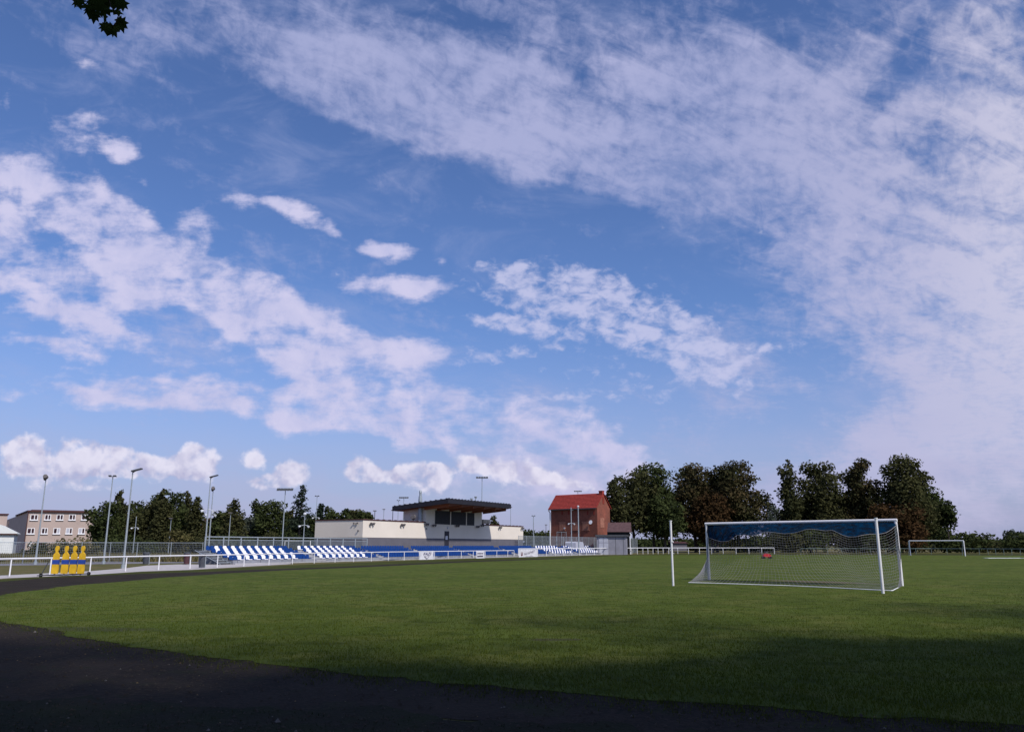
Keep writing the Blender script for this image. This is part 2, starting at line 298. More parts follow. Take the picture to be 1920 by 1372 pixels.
def big_mesh(name, verts, faces, m, parent=None, tone=None, loc=None):
    me = bpy.data.meshes.new(name); off = np.array(loc if loc is not None else (tuple(parent_world(parent)) if parent else (0,0,0)), dtype=float)
    verts = verts-off; k = faces.shape[1]; nf = len(faces)
    me.vertices.add(len(verts)); me.vertices.foreach_set('co', verts.astype(np.float32).ravel())
    me.loops.add(nf*k); me.loops.foreach_set('vertex_index', faces.astype(np.int32).ravel())
    me.polygons.add(nf); me.polygons.foreach_set('loop_start', np.arange(0, nf*k, k, dtype=np.int32)); me.polygons.foreach_set('loop_total', np.full(nf, k, dtype=np.int32))
    if tone is not None:
        a = me.attributes.new('tone', 'FLOAT', 'FACE'); a.data.foreach_set('value', tone.astype(np.float32))
    me.materials.append(m); me.update(calc_edges=True); me.validate()
    o = bpy.data.objects.new(name, me); COL.objects.link(o)
    if parent: o.parent = parent; o.location = Vector(off)-parent_world(parent)
    else: o.location = off
    return o
def thing(name, label, cat, loc, group=None):
    o = bpy.data.objects.new(name, None); COL.objects.link(o); o.location = loc; o['label'] = label; o['category'] = cat
    if group: o['group'] = group
    o.empty_display_size = .3
    return o
def tag(o, label, cat, group=None):
    o['label'] = label; o['category'] = cat
    if group: o['group'] = group
    return o
def struct(o): o['kind'] = 'structure'; return o
def stuff(o): o['kind'] = 'stuff'; return o
def copy_tree(o, parent=None):
    c = o.copy(); COL.objects.link(c); c.parent = parent
    for ch in [x for x in KIDS.get(o.name, [])]: copy_tree(ch, c)
    return c
KIDS = {}
def text_mesh(name, body, size, M4, m, parent, shear=0, extrude=.004):
    cu = bpy.data.curves.new(name, 'FONT'); cu.body = body; cu.size = size; cu.shear = shear; cu.extrude = extrude; cu.align_x = 'CENTER'; cu.align_y = 'CENTER'
    t = bpy.data.objects.new(name+'_tmp', cu); COL.objects.link(t); bpy.context.view_layer.update()
    me = bpy.data.meshes.new_from_object(t.evaluated_get(bpy.context.evaluated_depsgraph_get())); bpy.data.objects.remove(t)
    me.materials.clear(); me.materials.append(m)
    me.transform(Matrix.Translation(-parent_world(parent)) @ M4)
    o = bpy.data.objects.new(name, me); COL.objects.link(o); o.parent = parent; return o

# ------------------------------------------------------------------ ground sheets
def sheet(name, pts, z, m, jit=0, step=None):
    pts = [np.array(p[:2]) for p in pts]; out = []
    for i, p in enumerate(pts):
        q = pts[(i+1) % len(pts)]; d = np.linalg.norm(q-p); far = max(np.linalg.norm(p), 1)
        n = max(1, min(160, int(d/(step or 1e9)*min(1, 12/far)))) if step else 1
        nv = np.array([-(q-p)[1], (q-p)[0]])/max(d, 1e-6); off = 0
        for k in range(n):
            t = k/n; r = p*(1-t)+q*t
            if jit and k: off = off*.72+rng.normal(0, jit*.7); r = r+nv*off*min(1, 4*min(t, 1-t)+.1)
            out.append((r[0], r[1], z))
    from mathutils.geometry import tessellate_polygon
    b = MB(); b.add(out, [tuple(f) for f in tessellate_polygon([[Vector(p) for p in out]])]); o = b.build(name, m)
    for pl in o.data.polygons: pass
    o.data.update()
    return struct(o)
GM = ground_mat('rough_grass_ground', [(.085,.085,.028),(.12,.105,.042),(.15,.12,.06),(.06,.07,.02)], [(.35,.4,.62),(.06,.42,.7),(2.5,.5,.75)])
g = MB(); g.box(-5000, 5000, -5000, 5000, -2, 0); struct(g.build('ground', GM))
near = [(-80,1172),(0,1165),(55,1174),(110,1183),(200,1203),(300,1219),(400,1234),(500,1246),(600,1257),(700,1268),(860,1283),(1000,1295),(1150,1307),(1280,1317),(1500,1332),(1700,1347),(1920,1361),(2300,1385)]
farl = [(1960,1040.9),(1800,1040.4),(1500,1039.6),(1300,1039.6),(1175,1040.5),(1035,1048),(890,1053),(640,1065),(533,1069),(433,1074.5),(300,1083),(233,1090),(133,1098),(67,1107),(0,1117),(-60,1132),(-110,1150)]
pitch_poly = [gp(*p) for p in near]+[np.array([22, 4, 0]), np.array([60, 30, 0]), np.array([98, 75, 0]), np.array([122,115,0])]+[gp(*p) for p in farl]
goalL, goalR = gp(1330,1087), gp(1691.5,1098.5)
gc = (goalL+goalR)/2; gdir = (goalR-goalL)/np.linalg.norm(goalR-goalL); gang = math.atan2(gdir[1], gdir[0]); gnrm = np.array([-gdir[1], gdir[0], 0])
dirt = gc+gnrm*1.2+gdir*.4
d2 = gp(1040,1200); d3 = gp(160,1180)
PM = ground_mat('mown_pitch_grass', [(.056,.080,.010),(.076,.102,.015),(.092,.104,.022),(.044,.062,.008),(.105,.108,.03)], [(.11,.42,.56),(.5,.48,.62),(1.7,.50,.60),(9,.58,.8)],
    patch=[(dirt[0], dirt[1], 3.2, .95, gang, (.13,.09,.075), .75), (d2[0], d2[1], .7, .3, 0, (.05,.045,.03), .8), (d3[0], d3[1], 2.2, .5, -.1, (.05,.05,.03), .6)])
sheet('pitch', pitch_poly, .012, PM, .075, .12)
TM = ground_mat('black_cinder', [(.028,.022,.017),(.014,.012,.010),(.042,.031,.023),(.022,.026,.010)], [(.7,.4,.65),(14,.45,.7),(1.3,.56,.72)])
tout = [(2000,1039.2),(1500,1038.4),(1175,1039.4),(1143,1043),(880,1051),(640,1062),(500,1067),(367,1072.5),(267,1075),(167,1079.5),(77,1083.5),(0,1090.5),(-90,1100),(-250,1130),(-420,1200)]
trk = [gp(*p) for p in tout]+[np.array([-16,9,0]), np.array([-12,6.8,0])]+[gp(*p) for p in [(-200,1300),(0,1320),(250,1322),(400,1330),(640,1338),(800,1345),(1000,1362),(1200,1380),(1700,1420),(2600,1500)]]+[np.array([28,5,0]), np.array([66,30,0]), np.array([104,75,0]), np.array([128,115,0])]
sheet('track', trk, .006, TM, .07, .16)
VM_ = ground_mat('verge_grass', [(.032,.045,.007),(.05,.062,.010),(.07,.062,.018)], [(.5,.4,.65),(4,.45,.7)])
verge = [gp(*p) for p in [(-400,1112),(-90,1092),(0,1086),(77,1080.5),(168,1077.5),(267,1071.5),(367,1068),(500,1061.5),(640,1055.5),(880,1047),(1143,1040.5),(1260,1037.3),(1452,1037),(1700,1037.2),(2100,1037.6)]]+[gp(2100,1040), gp(1500,1040), gp(1143,1046), gp(640,1064), gp(367,1075), gp(77,1086), gp(0,1095), gp(-300,1140)]
sheet('verge', verge, .003, VM_)
moss = [gp(*p) for p in [(-600,1288),(-200,1296),(0,1314),(250,1316),(400,1325),(640,1332),(800,1339),(1000,1355),(1200,1373),(1700,1413),(2600,1490)]]+[np.array([14,1,0]), np.array([0,-2,0]), np.array([-14,1,0])]
sheet('mossy_ground', moss, .009, ground_mat('mossy_cinder', [(.019,.017,.012),(.015,.020,.007),(.026,.022,.016),(.012,.015,.006)], [(1.6,.42,.6),(9,.5,.7),(.5,.45,.65)]), .16, .12)
PV = mat('pale_paving', (.42,.39,.38), .14, 1.5, .95)
path1 = [gp(*p) for p in [(-300,1100),(-60,1089),(17,1083.5),(168,1077.5),(267,1071),(356,1068),(460,1062),(545,1057.2),(545,1055.5),(420,1058),(340,1057.5),(275,1060),(235,1065),(168,1070.5),(17,1078),(-60,1081),(-300,1088)]]
sheet('footpath', path1, .008, PV)
path2 = [gp(*p) for p in [(-200,1063),(0,1060.5),(170,1057.5),(400,1054.5),(400,1051.5),(170,1053.5),(0,1056.5),(-200,1058)]]
sheet('service_road', path2, .008, mat('grey_road', (.17,.165,.18), .15, 1, .95))

# ------------------------------------------------------------------ stand / rail frame
r0, r1 = gp(628,1054), gp(1139,1039.8)
AZ = math.atan2(r1[0]-r0[0], r1[1]-r0[1]); u_ = np.array([math.sin(AZ), math.cos(AZ)]); v_ = np.array([math.cos(AZ), -math.sin(AZ)])
def FR(s, o, z=0.0): p = r0[:2]+u_*s-v_*o; return (p[0], p[1], z)
def s_at(px, off, py=1022):
    d = ray(px, py); d2_ = np.array([d[0], d[1]]); p = r0[:2]-v_*off
    A = np.array([[d2_[0], -u_[0]], [d2_[1], -u_[1]]]); t, s = np.linalg.solve(A, p); return s
def o_at(px, s, py=1022):
    d = ray(px, py); d2_ = np.array([d[0], d[1]]); p = r0[:2]+u_*s
    A = np.array([[d2_[0], v_[0]], [d2_[1], v_[1]]]); t, o = np.linalg.solve(A, p); return o
def z_at(py, s, o, px):
    q = FR(s, o); return hz(px, py, q[0], q[1])

# white spectator rail --------------------------------------------------------
def rail(name, label, bases, h, rad, m, brace=False, top_gap=0, cat='railing', grp=None):
    P = [gp(*b) for b in bases]; t = thing(name, label, cat, P[0], grp)
    for i, p in enumerate(P):
        b = MB(); b.tube([(p[0],p[1],0),(p[0],p[1],h)], rad*.85, 8); b.build('post', m, t, loc=(p[0],p[1],0))
    b = MB(); b.tube([(p[0],p[1],h) for p in P], rad, 8); b.build('top_rail', m, t)
    if brace:
        i = brace; p, q = P[i], P[i+1]; b = MB(); b.tube([(p[0],p[1],h*.9), tuple(np.array([p[0],p[1],0])*.4+np.array([q[0],q[1],0])*.6)], rad*.6, 6); b.build('brace', m, t)
    return t
rb1 = [(-170,1091),(-75,1085),(17.5,1080),(93,1077),(168,1074),(235,1070.5),(297,1068),(356,1065.6),(407,1063.6),(457,1061.5),(504,1059.2),(548,1057.2),(589,1055.5),(628,1054),(662.7,1052.9),(696,1051.8),(728,1050.7),(757.7,1049.8),(786,1048.9),(814.5,1048.1),(840,1047.3),(864.8,1046.6),(887.4,1046),(909.6,1045.4),(931.4,1044.8),(952,1044.2),(963.8,1043.9)]
rail('spectator_rail', 'long white tubular rail between track and stand, ending left of the red-crested banner', rb1, .85, .04, MT['white'])
rb2 = [(972,1043.6),(1008,1042.8),(1024.5,1042.3),(1040.6,1041.9),(1056.9,1041.5),(1072,1041.1),(1087,1040.7),(1100,1040.4),(1114,1040),(1126.8,1039.7),(1139,1039.4),(1150.8,1039.2),(1162,1039),(1173.7,1038.8),(1184.6,1038.6),(1195,1038.4),(1205.6,1038.3),(1215,1038.2),(1224.5,1038.1),(1234,1038),(1243.5,1038),(1254,1038),(1271,1038),(1291,1038),(1311.8,1038),(1334.6,1038),(1356,1038),(1380.5,1038),(1404.5,1038),(1428.6,1038),(1452,1038)]
rail('spectator_rail', 'white rail from the red-crested banner round the far end, ending behind the goal net', rb2, 1.05, .055, MT['white'], brace=21)
rb3 = [(1502,1038),(1527,1038),(1552,1038),(1579,1038),(1606,1038),(1633,1038.1),(1661,1038.2),(1689,1038.3),(1717.7,1038.4),(1746.8,1038.3),(1776,1038.6),(1804.7,1038.9),(1836.9,1039.2),(1853,1039.4),(1867.5,1039.5),(1882.8,1039.7),(1897.7,1039.9),(1914,1040.1),(1932,1040.3),(1960,1040.6)]
rail('spectator_rail', 'thin greyish green rail along the far right edge of the pitch', rb3, .95, .04, MT['blueroof'])

# ------------------------------------------------------------------ grandstand
NR, RP, RZ0, RISE = 5, .68, .32, .19
OFF0 = 2.0; OT = OFF0+.5+RP*(NR-1)              # offset of the top-row seats
sL = s_at(386, OT); sR = s_at(1110, OT)
st = thing('grandstand', 'long low stepped concrete stand with rows of blue and white seats', 'grandstand', FR(sL, OFF0))
aisles = [s_at(p, OT) for p in (548.5, 672, 766, 846, 932, 1000, 1048)]
b = MB()
for r in range(NR):
    o0 = OFF0+r*RP; b.fbox(FR, sL, sR, o0, (OFF0+(r+1)*RP if r < NR-1 else OFF0+NR*RP+.55)-.002*0, 0, RZ0+RISE*r)
b.build('terrace', MT['conc'], st)
b = MB(); b.fbox(FR, sL-.03, sR+.03, OFF0-.32, OFF0-.02, .0, .10); b.build('kerb', MT['conc_light'], st)
b = MB()
for s in np.arange(sL+.5, sR, 2.5): b.fbox(FR, s-.02, s+.02, OFF0-.012, OFF0-.003, .1, RZ0-.02)
stuff(b.build('panel_joint', MT['steel_dark'], st))
AW = .62
for a in aisles:
    b = MB()
    for r in range(NR):
        z = RZ0+RISE*r; b.fbox(FR, a-AW, a+AW, OFF0+r*RP-.34, OFF0+r*RP-.003, 0.102 if r == 0 else z-RISE+.002, z-RISE*.5)
    b.build('steps', MT['conc_light'], st)
# left end metal steps and side frame
b = MB(); f0 = sL-.05
for r in range(6): b.fbox(FR, f0-1.2, f0-.1, OFF0+r*.5, OFF0+r*.5+.42, .18*(r+1)-.03, .18*(r+1))
b.tube([FR(f0-.1, OFF0, .05), FR(f0-.1, OFF0+3, 1.1)], .03, 6); b.tube([FR(f0-1.2, OFF0, .05), FR(f0-1.2, OFF0+3, 1.1)], .03, 6)
b.build('end_steps', MT['galv'], st)
def seat_mesh(name, m):
    b = MB(); w = .205
    # pan: curved shell
    prof = [(-.20,.03),(-.17,.055),(-.05,.04),(.06,.045),(.13,.07)]
    for i in range(len(prof)-1):
        (y0, z0), (y1, z1) = prof[i], prof[i+1]
        b.box8([(-w,y0,z0-.02),(w,y0,z0-.02),(w,y1,z1-.02),(-w,y1,z1-.02),(-w,y0,z0),(w,y0,z0),(w,y1,z1),(-w,y1,z1)])
    # back: rounded top
    pts = [(-.19,.07),(.19,.07),(.20,.20),(.195,.28),(.16,.345),(.09,.38),(-.09,.38),(-.16,.345),(-.195,.28),(-.20,.20)]
    f = [(x, .13+z*.16, z) for x, z in pts]; b.prism(f, (0, .025, 0))
    b.box(-.03, .03, -.1, .1, -.02, .03)
    me = bpy.data.meshes.new(name); me.from_pydata(b.v, [], b.f); me.materials.append(m); bm_fix(me); return me
SW, SB = seat_mesh('white_seat', MT['white_seat']), seat_mesh('blue_seat', MT['blue_seat'])
srot = math.atan2(u_[1], u_[0]); SP = .45
blk1 = (s_at(391, OT), s_at(522, OT)); blk2 = (s_at(551, OT), s_at(649, OT)); blk3 = (s_at(1001, OT), s_at(1041, OT)); blk4 = (s_at(1056, OT), s_at(1104, OT))
seats = []
ncol = int((sR-sL-.3)/SP)
for c in range(ncol):
    s = sL+.25+c*SP
    if any(abs(s-a) < AW+.05 for a in aisles): continue
    for r in range(NR):
        chk = any(x0 <= s <= x1 for x0, x1 in (blk1, blk2, blk3, blk4))
        white = chk and (c+r) % 2 == 0
        if (blk1[1] < s < aisles[0]) and r in (1, 2) : white = False
        seats.append((s, r, white))
seats.sort(key=lambda q: q[0])
rest = MB()
crn = Matrix.Rotation(srot, 4, 'Z'); stw = parent_world(st)
for i, (s, r, white) in enumerate(seats):
    p = Vector(FR(s, OFF0+.36+r*RP, RZ0+RISE*r+.012)); jz = random.uniform(-.02, .02)
    if i < 300:
        o = bpy.data.objects.new('seat', SW if white else SB); COL.objects.link(o); o.parent = st; o.location = p-stw; o.rotation_euler = (0, 0, srot+jz)
        o['label'] = 'white plastic bucket seat' if white else 'blue plastic bucket seat'
    else:
        me = SW if white else SB; Mx = Matrix.Translation(p) @ crn
        rest.add([Mx @ v.co for v in me.vertices], [tuple(pp.vertices) for pp in me.polygons], 0 if white else 1)
rest.v = rest.v; o = rest.build('seat_rows', [MT['white_seat'], MT['blue_seat']], st); stuff(o); o['label'] = 'far rows of blue and white seats'
# guard railing behind the stand
def guard(name, label, s0, s1, off, zb, zt, sp_post, sp_bal, m, bal_r=.012):
    t = thing(name, label, 'fence', FR(s0, off, zb)); n = max(1, round((s1-s0)/sp_post))
    for k in range(n+1):
        s = s0+(s1-s0)*k/n; b = MB(); b.fbox(FR, s-.05, s+.05, off-.03, off+.03, zb, zt+.02); b.build('post', m, t, loc=FR(s, off, zb))
    b = MB(); b.fbox(FR, s0+.05, s1-.05, off-.045, off+.045, zt-.04, zt+.045); b.build('top_rail', m, t)
    b = MB(); b.fbox(FR, s0+.05, s1-.05, off-.02, off+.02, zt-.27, zt-.22); b.build('middle_rail', m, t)
    b = MB()
    for s in np.arange(s0+.1, s1, sp_bal): b.fbox(FR, s-bal_r, s+bal_r, off-.008, off+.008, zb+.05, zt-.27)
    stuff(b.build('balusters', m, t)); return t
OG = OFF0+NR*RP+.3; ZT = RZ0+RISE*(NR-1)
guard('guard_railing', 'grey steel railing with upright bars behind the white-checkered seats at the stand\'s left end', s_at(384, OG), s_at(688, OG), OG, ZT, ZT+1.12, 2.0, .13, MT['galv'])

# ------------------------------------------------------------------ pavilion
OP = OG+.9
s0 = s_at(679, OP); s1 = s_at(981, OP); dep = o_at(589, s0)-OP
ztop = z_at(974.5, s0, OP, 679); zgrey = z_at(1007, s0, OP, 679)
pv = thing('clubhouse', 'cream rendered clubhouse with dark overhanging flat roof behind the stand', 'building', FR(s0, OP))
b = MB(); b.fbox(FR, s0, s1, OP, OP+dep, zgrey, ztop); b.build('wall', MT['cream'], pv)
b = MB(); b.fbox(FR, s0+.02, s1-.02, OP+.02, OP+dep-.02, 0, zgrey-.003); b.build('plinth', MT['plinth'], pv)
sa, sb = s_at(797, OP), s_at(903, OP); depu = o_at(755, sa)-OP
zu = z_at(948, sa, OP, 797)+.3
b = MB()
b.fbox(FR, s0-.06, sa-.003, OP-.06, OP+dep+.06, ztop+.002, ztop+.11); b.fbox(FR, sb+.003, s1+.06, OP-.06, OP+dep+.06, ztop+.002, ztop+.11)
for s in list(np.arange(s0+.5, sa-.2, 1.1))+list(np.arange(sb+.5, s1, 1.1)): b.fbox(FR, s-.03, s+.03, OP-.07, OP+.3, ztop+.11, ztop+.16)
stuff(b.build('parapet_cap', MT['brownroof'], pv))
b = MB(); b.fbox(FR, sa, sb, OP+.004, OP+depu, ztop+.003, zu); b.build('upper_wall', MT['cream'], pv)
# canopy roof
ro = o_at(838, 0) # placeholder for clarity
ovf, ovs, ovb = 3.9, 1.15, .9
def canopy(ovf):
    return [FR(sa-ovs, OP-ovf), FR(sb+ovs, OP-ovf), FR(sb+ovs, OP+depu+ovb), FR(sa-ovs, OP+depu+ovb)]
cq = canopy(ovf); zr = [hz(838, 934, *cq[0][:2])]*2+[hz(838, 934, *cq[0][:2])-.75]*2
b = MB(); b.box8([(q[0],q[1],z-.55) for q, z in zip(cq, zr)]+[(q[0],q[1],z) for q, z in zip(cq, zr)]); rf = b.build('canopy_roof', MT['roofdark'], pv)
print('canopy z', zr, 'tip px ok; zu', zu, 'ztop', ztop, 'zgrey', zgrey, 'dep', dep, depu, 'len', s1-s0)
b = MB()   # timber soffit just below, with beams
def lerpz(s, o, dz):
    f = (o-(OP-ovf))/(depu+ovb+ovf); return FR(s, o, zr[0]-.75*f-.55+dz)
ia, ib, oa, ob = sa-ovs+.25, sb+ovs-.25, OP-ovf+.25, OP+depu+ovb-.25
b.box8([lerpz(ia,oa,-.05),lerpz(ib,oa,-.05),lerpz(ib,ob,-.05),lerpz(ia,ob,-.05),lerpz(ia,oa,-.003),lerpz(ib,oa,-.003),lerpz(ib,ob,-.003),lerpz(ia,ob,-.003)])
b.build('soffit', MT['wood'], pv)
for s in np.linspace(ia+.6, ib-.6, 6):
    b = MB(); b.box8([lerpz(s-.08,oa+.1,-.34),lerpz(s+.08,oa+.1,-.34),lerpz(s+.08,OP-.01,-.34),lerpz(s-.08,OP-.01,-.34),lerpz(s-.08,oa+.1,-.053),lerpz(s+.08,oa+.1,-.053),lerpz(s+.08,OP-.01,-.053),lerpz(s-.08,OP-.01,-.053)]); b.build('beam', MT['wood'], pv)
b = MB()
for k in np.arange(sa-ovs+.3, sb+ovs, .75): q = (k, OP-ovf); b.box8([lerpz(k-.04,q[1]-.03,.553),lerpz(k+.04,q[1]-.03,.553),lerpz(k+.04,q[1]+.5,.553),lerpz(k-.04,q[1]+.5,.553),lerpz(k-.04,q[1]-.03,.63),lerpz(k+.04,q[1]-.03,.63),lerpz(k+.04,q[1]+.5,.61),lerpz(k-.04,q[1]+.5,.61)])
for k in np.arange(OP-ovf+.3, OP+depu+ovb, .75): b.box8([lerpz(sa-ovs-.03,k-.04,.553),lerpz(sa-ovs+.4,k-.04,.553),lerpz(sa-ovs+.4,k+.04,.553),lerpz(sa-ovs-.03,k+.04,.553),lerpz(sa-ovs-.03,k-.04,.63),lerpz(sa-ovs+.4,k-.04,.61),lerpz(sa-ovs+.4,k+.04,.61),lerpz(sa-ovs-.03,k+.04,.63)])
stuff(b.build('standing_seam', MT['roofdark'], pv))
# three shuttered windows
zw1, zw0 = z_at(957.5, s_at(815, OP), OP, 815), z_at(981, s_at(815, OP), OP, 815)
for (p0, p1) in ((815,842),(845,872),(875,888)):
    a, c = s_at(p0, OP), s_at(p1, OP); w = MB(); w.fbox(FR, a-.06, c+.06, OP-.05, OP+.003, zw0-.07, zw1+.07); fr = w.build('window', MT['steel_dark'], pv)
    w = MB(); n = 14
    for k in range(n): w.fbox(FR, a, c, OP-.075 if k % 2 else OP-.068, OP-.052, zw0+(zw1-zw0)*k/n, zw0+(zw1-zw0)*(k+.9)/n)
    stuff(w.build('shutter', MT['shutter'], fr))
for p in (843.5, 873.5):
    a = s_at(p, OP); w = MB(); w.fbox(FR, a-.09, a+.09, OP-.06, OP+.003, zw0-.05, zw1+.05); w.build('mullion', MT['cream'], pv)
# door with a pale notice
da, db = s_at(833.5, OP), s_at(841, OP); zd = z_at(996.5, da, OP, 834)
w = MB(); w.fbox(FR, da, db, OP-.05, OP+.01, ZT, zd); dr = w.build('door', MT['door'], pv)
w = MB(); w.fbox(FR, da+.12, da+.62, OP-.058, OP-.051, zd-.95, zd-.5); w.build('notice', MT['banner'], dr)
w = MB(); w.fbox(FR, da-.07, db+.07, OP-.02, OP+.004, ZT, zd+.08); w.build('door_frame', MT['steel_dark'], pv)
# twin floodlight spots on the wall (bracket + two round heads)
def wall_lamp(px, py, s, o, side, sz=.34):
    g_ = .55 if side == 'l' else 1.0
    z = z_at(py, s, o, px); q = Vector(FR(s, o, z)); n = Vector((v_[0], v_[1], 0)) if side == 'f' else Vector((-u_[0], -u_[1], 0)); t = Vector((u_[0], u_[1], 0)) if side == 'f' else Vector((v_[0], v_[1], 0))
    w = MB(); w.tube([q, q+n*.14*g_], .03, 6); w.tube([q+n*.14*g_-t*.25, q+n*.14*g_+t*.25], .03, 6); br = w.build('floodlight', MT['steel_dark'], pv)
    for k in (-1, 1):
        c = q+n*.18*g_+t*.24*k+Vector((0,0,.05)); w = MB(); ax = (n+t*.5*k+Vector((0,0,-.5))).normalized()
        w.tube([c-ax*.12*g_, c, c+ax*.14*g_], [.05*g_, .13*g_, .16*g_], 10); w.build('lamp_head', MT['dish'], br)
wl = [(694,982),(752,984),(811,985),(855,986),(893,987.5),(902,985),(936,989),(978,990.5)]
for px, py in wl: wall_lamp(px, py, s_at(px, OP), OP, 'f')
wall_lamp(666, 981, s0, o_at(666, s0), 'l'); wall_lamp(797, 983, sa, OP, 'f')
w = MB(); q = Vector(FR(s_at(838, OP), OP, z_at(989.5, s_at(838, OP), OP, 838))); w.tube([q, q+Vector((v_[0], v_[1], 0))*.15], .11, 10); w.build('bulkhead_lamp', MT['lens'], pv)
for px, py, side in ((798,990.5,'f'),(671,994.5,'l')):
    s, o = (s_at(px, OP), OP) if side == 'f' else (s0, o_at(px, s0)); z = z_at(py, s, o, px); q = Vector(FR(s, o, z)); n = Vector((v_[0], v_[1], 0)) if side == 'f' else Vector((-u_[0], -u_[1], 0)); w = MB(); w.tube([q, q+n*.15], .07, 8); w.build('sensor', MT['steel_dark'], pv)
# steel flue
sf = s_at(786, OP+3.0)-.0
of = o_at(786, sa-.35); fq = FR(sa-.35, of); z1 = hz(785, 919, *fq[:2]); w = MB(); w.tube([(fq[0],fq[1],ztop-.1),(fq[0],fq[1],z1-1.2),(fq[0],fq[1],z1-.7)], [.24,.24,.2], 14); w.tube([(fq[0],fq[1],z1-.7),(fq[0],fq[1],z1-.25)], .15, 12); w.tube([(fq[0],fq[1],z1-.25),(fq[0],fq[1],z1)], [.2,.12], 12); w.build('flue', MT['galv'], pv, smooth=False)
for px, py in ((891,930.5),(883,934)):
    s = s_at(px, OP+2); q = FR(s, OP+2); z = hz(px, py, *q[:2]); w = MB(); zz = lerpz(s, OP+2, .55)[2]; w.tube([(q[0],q[1],zz),(q[0],q[1],z-.25)], .07, 8); w.tube([(q[0],q[1],z-.25),(q[0],q[1],z)], [.12,.22], 10); w.build('roof_vent', MT['galv'], pv)
# rooftop satellite dish, air unit
q = Vector(FR(s_at(774, OP+1.2), OP+1.2, ztop+.12)); w = MB(); w.tube([q, q+Vector((0,0,.35))], .04, 6); w.tube([q+Vector((0,0,.55)), q+Vector((-.1,-.2,.6))], [.36,.3], 16); w.build('satellite_dish', MT['dish'], pv)
q = FR(s_at(909, OP+1.5), OP+1.5); w = MB(); s_ = s_at(909, OP+1.5); w.fbox(FR, s_-.9, s_+.9, OP+1.2, OP+1.8, ztop+.28, ztop+.85)
w.fbox(FR, s_-.8, s_-.7, OP+1.3, OP+1.7, ztop+.11, ztop+.28); w.fbox(FR, s_+.7, s_+.8, OP+1.3, OP+1.7, ztop+.11, ztop+.28); w.tube([FR(s_-.4, OP+1.2, ztop+.56), FR(s_-.4, OP+1.15, ztop+.56)], .22, 14); w.tube([FR(s_+.4, OP+1.2, ztop+.56), FR(s_+.4, OP+1.15, ztop+.56)], .22, 14)
w.build('air_unit', MT['steel_dark'], pv)

# ------------------------------------------------------------------ perimeter mesh fences
def mesh_fence(name, label, P, h, m, post_r=.03, wire=.12, posts_every=2.5, rails=True, wr=.004, base=0):
    t = thing(name, label, 'fence', (P[0][0], P[0][1], 0)); b = MB()
    for a, c in zip(P[:-1], P[1:]):
        a = Vector((a[0], a[1], base)); c = Vector((c[0], c[1], base)); d = c-a; n = max(1, round(d.length/posts_every)); 
        for k in range(n+(1 if c == Vector((P[-1][0], P[-1][1], base)) else 0)):
            q = a+d*k/n; pb = MB(); pb.tube([q, q+Vector((0,0,h+.05))], post_r, 6); pb.build('post', m, t, loc=q)
        if rails: pb = MB(); pb.tube([a+Vector((0,0,h)), c+Vector((0,0,h))], .02, 5); pb.build('top_rail', m, t)
        m_ = int(d.length/wire); perp = Vector((-d.y, d.x, 0)).normalized()*wr; al = d.normalized()*wr
        for k in range(m_):
            q = a+d*(k+.5)/m_; b.box8([q-al-perp, q+al-perp, q+al+perp, q-al+perp]+[x+Vector((0,0,h)) for x in (q-al-perp, q+al-perp, q+al+perp, q-al+perp)])
        for zz in np.arange(.1, h, .2):
            e = Vector((0,0,wr)); b.box8([a+Vector((0,0,zz))-perp, c+Vector((0,0,zz))-perp, c+Vector((0,0,zz))+perp, a+Vector((0,0,zz))+perp]+[x+e*2 for x in (a+Vector((0,0,zz))-perp, c+Vector((0,0,zz))-perp, c+Vector((0,0,zz))+perp, a+Vector((0,0,zz))+perp)])
    stuff(b.build('wire_mesh', m, t)); return t
mesh_fence('mesh_fence', 'low grey wire mesh fence beyond the footpath, left of the stand', [gp(-120,1058.5), gp(42,1056), gp(150,1055), gp(255,1053), gp(378,1051)], 1.75, MT['galv'], wire=.15, posts_every=3.2)
mesh_fence('mesh_fence', 'tall grey steel mesh fence behind the right-hand end of the stand', [FR(s_at(972, OG+.2), OG+.2), FR(s_at(1125, OG+.2), OG+.2), FR(s_at(1195, OG+.2)+0, OG+.2)], 2.85, MT['galv'], wire=.22, wr=.012, posts_every=2.6)

# ------------------------------------------------------------------ banners on the rail
def banner(name, label, px0, px1, py0, py1, wrinkle=.02):
    a, c = s_at(px0, -.07, 1040), s_at(px1, -.07, 1040); z1 = z_at(py0, a, -.07, px0); z0 = max(.02, z_at(py1, a, -.07, px0))
    b = MB(); nx, nz = 16, 6; vs = []; fs = []
    for j in range(nz+1):
        for i in range(nx+1): vs.append(FR(a+(c-a)*i/nx, -.07-wrinkle*math.sin(i*1.7+j*.8)*(1-j/nz*.5), z0+(z1-z0)*j/nz))
    n0 = len(vs); vs += [FR(a+(c-a)*i/nx, -.062-wrinkle*math.sin(i*1.7+j*.8)*(1-j/nz*.5), z0+(z1-z0)*j/nz) for j in range(nz+1) for i in range(nx+1)]
    for j in range(nz):
        for i in range(nx):
            k = j*(nx+1)+i; fs.append((k, k+1, k+nx+2, k+nx+1)); fs.append((n0+k, n0+k+nx+1, n0+k+nx+2, n0+k+1))
    b.add(vs, fs); t = thing(name, label, 'banner', FR(a, -.07, 0)); b.build('sheet', MT['banner'], t); return t, a, c, z0, z1
def on_banner(s, z): # matrix placing flat XY lettering on the banner plane, readable from the pitch
    p = FR(s, -.105, z); return Matrix(((u_[0], 0, v_[0], p[0]), (u_[1], 0, v_[1], p[1]), (0, 1, 0, p[2]), (0, 0, 0, 1)))
t, a, c, z0, z1 = banner('banner', 'creased white banner with purple slanted lettering tied to the white rail', 787, 813, 1032.5, 1049, .03)
Wd = c-a
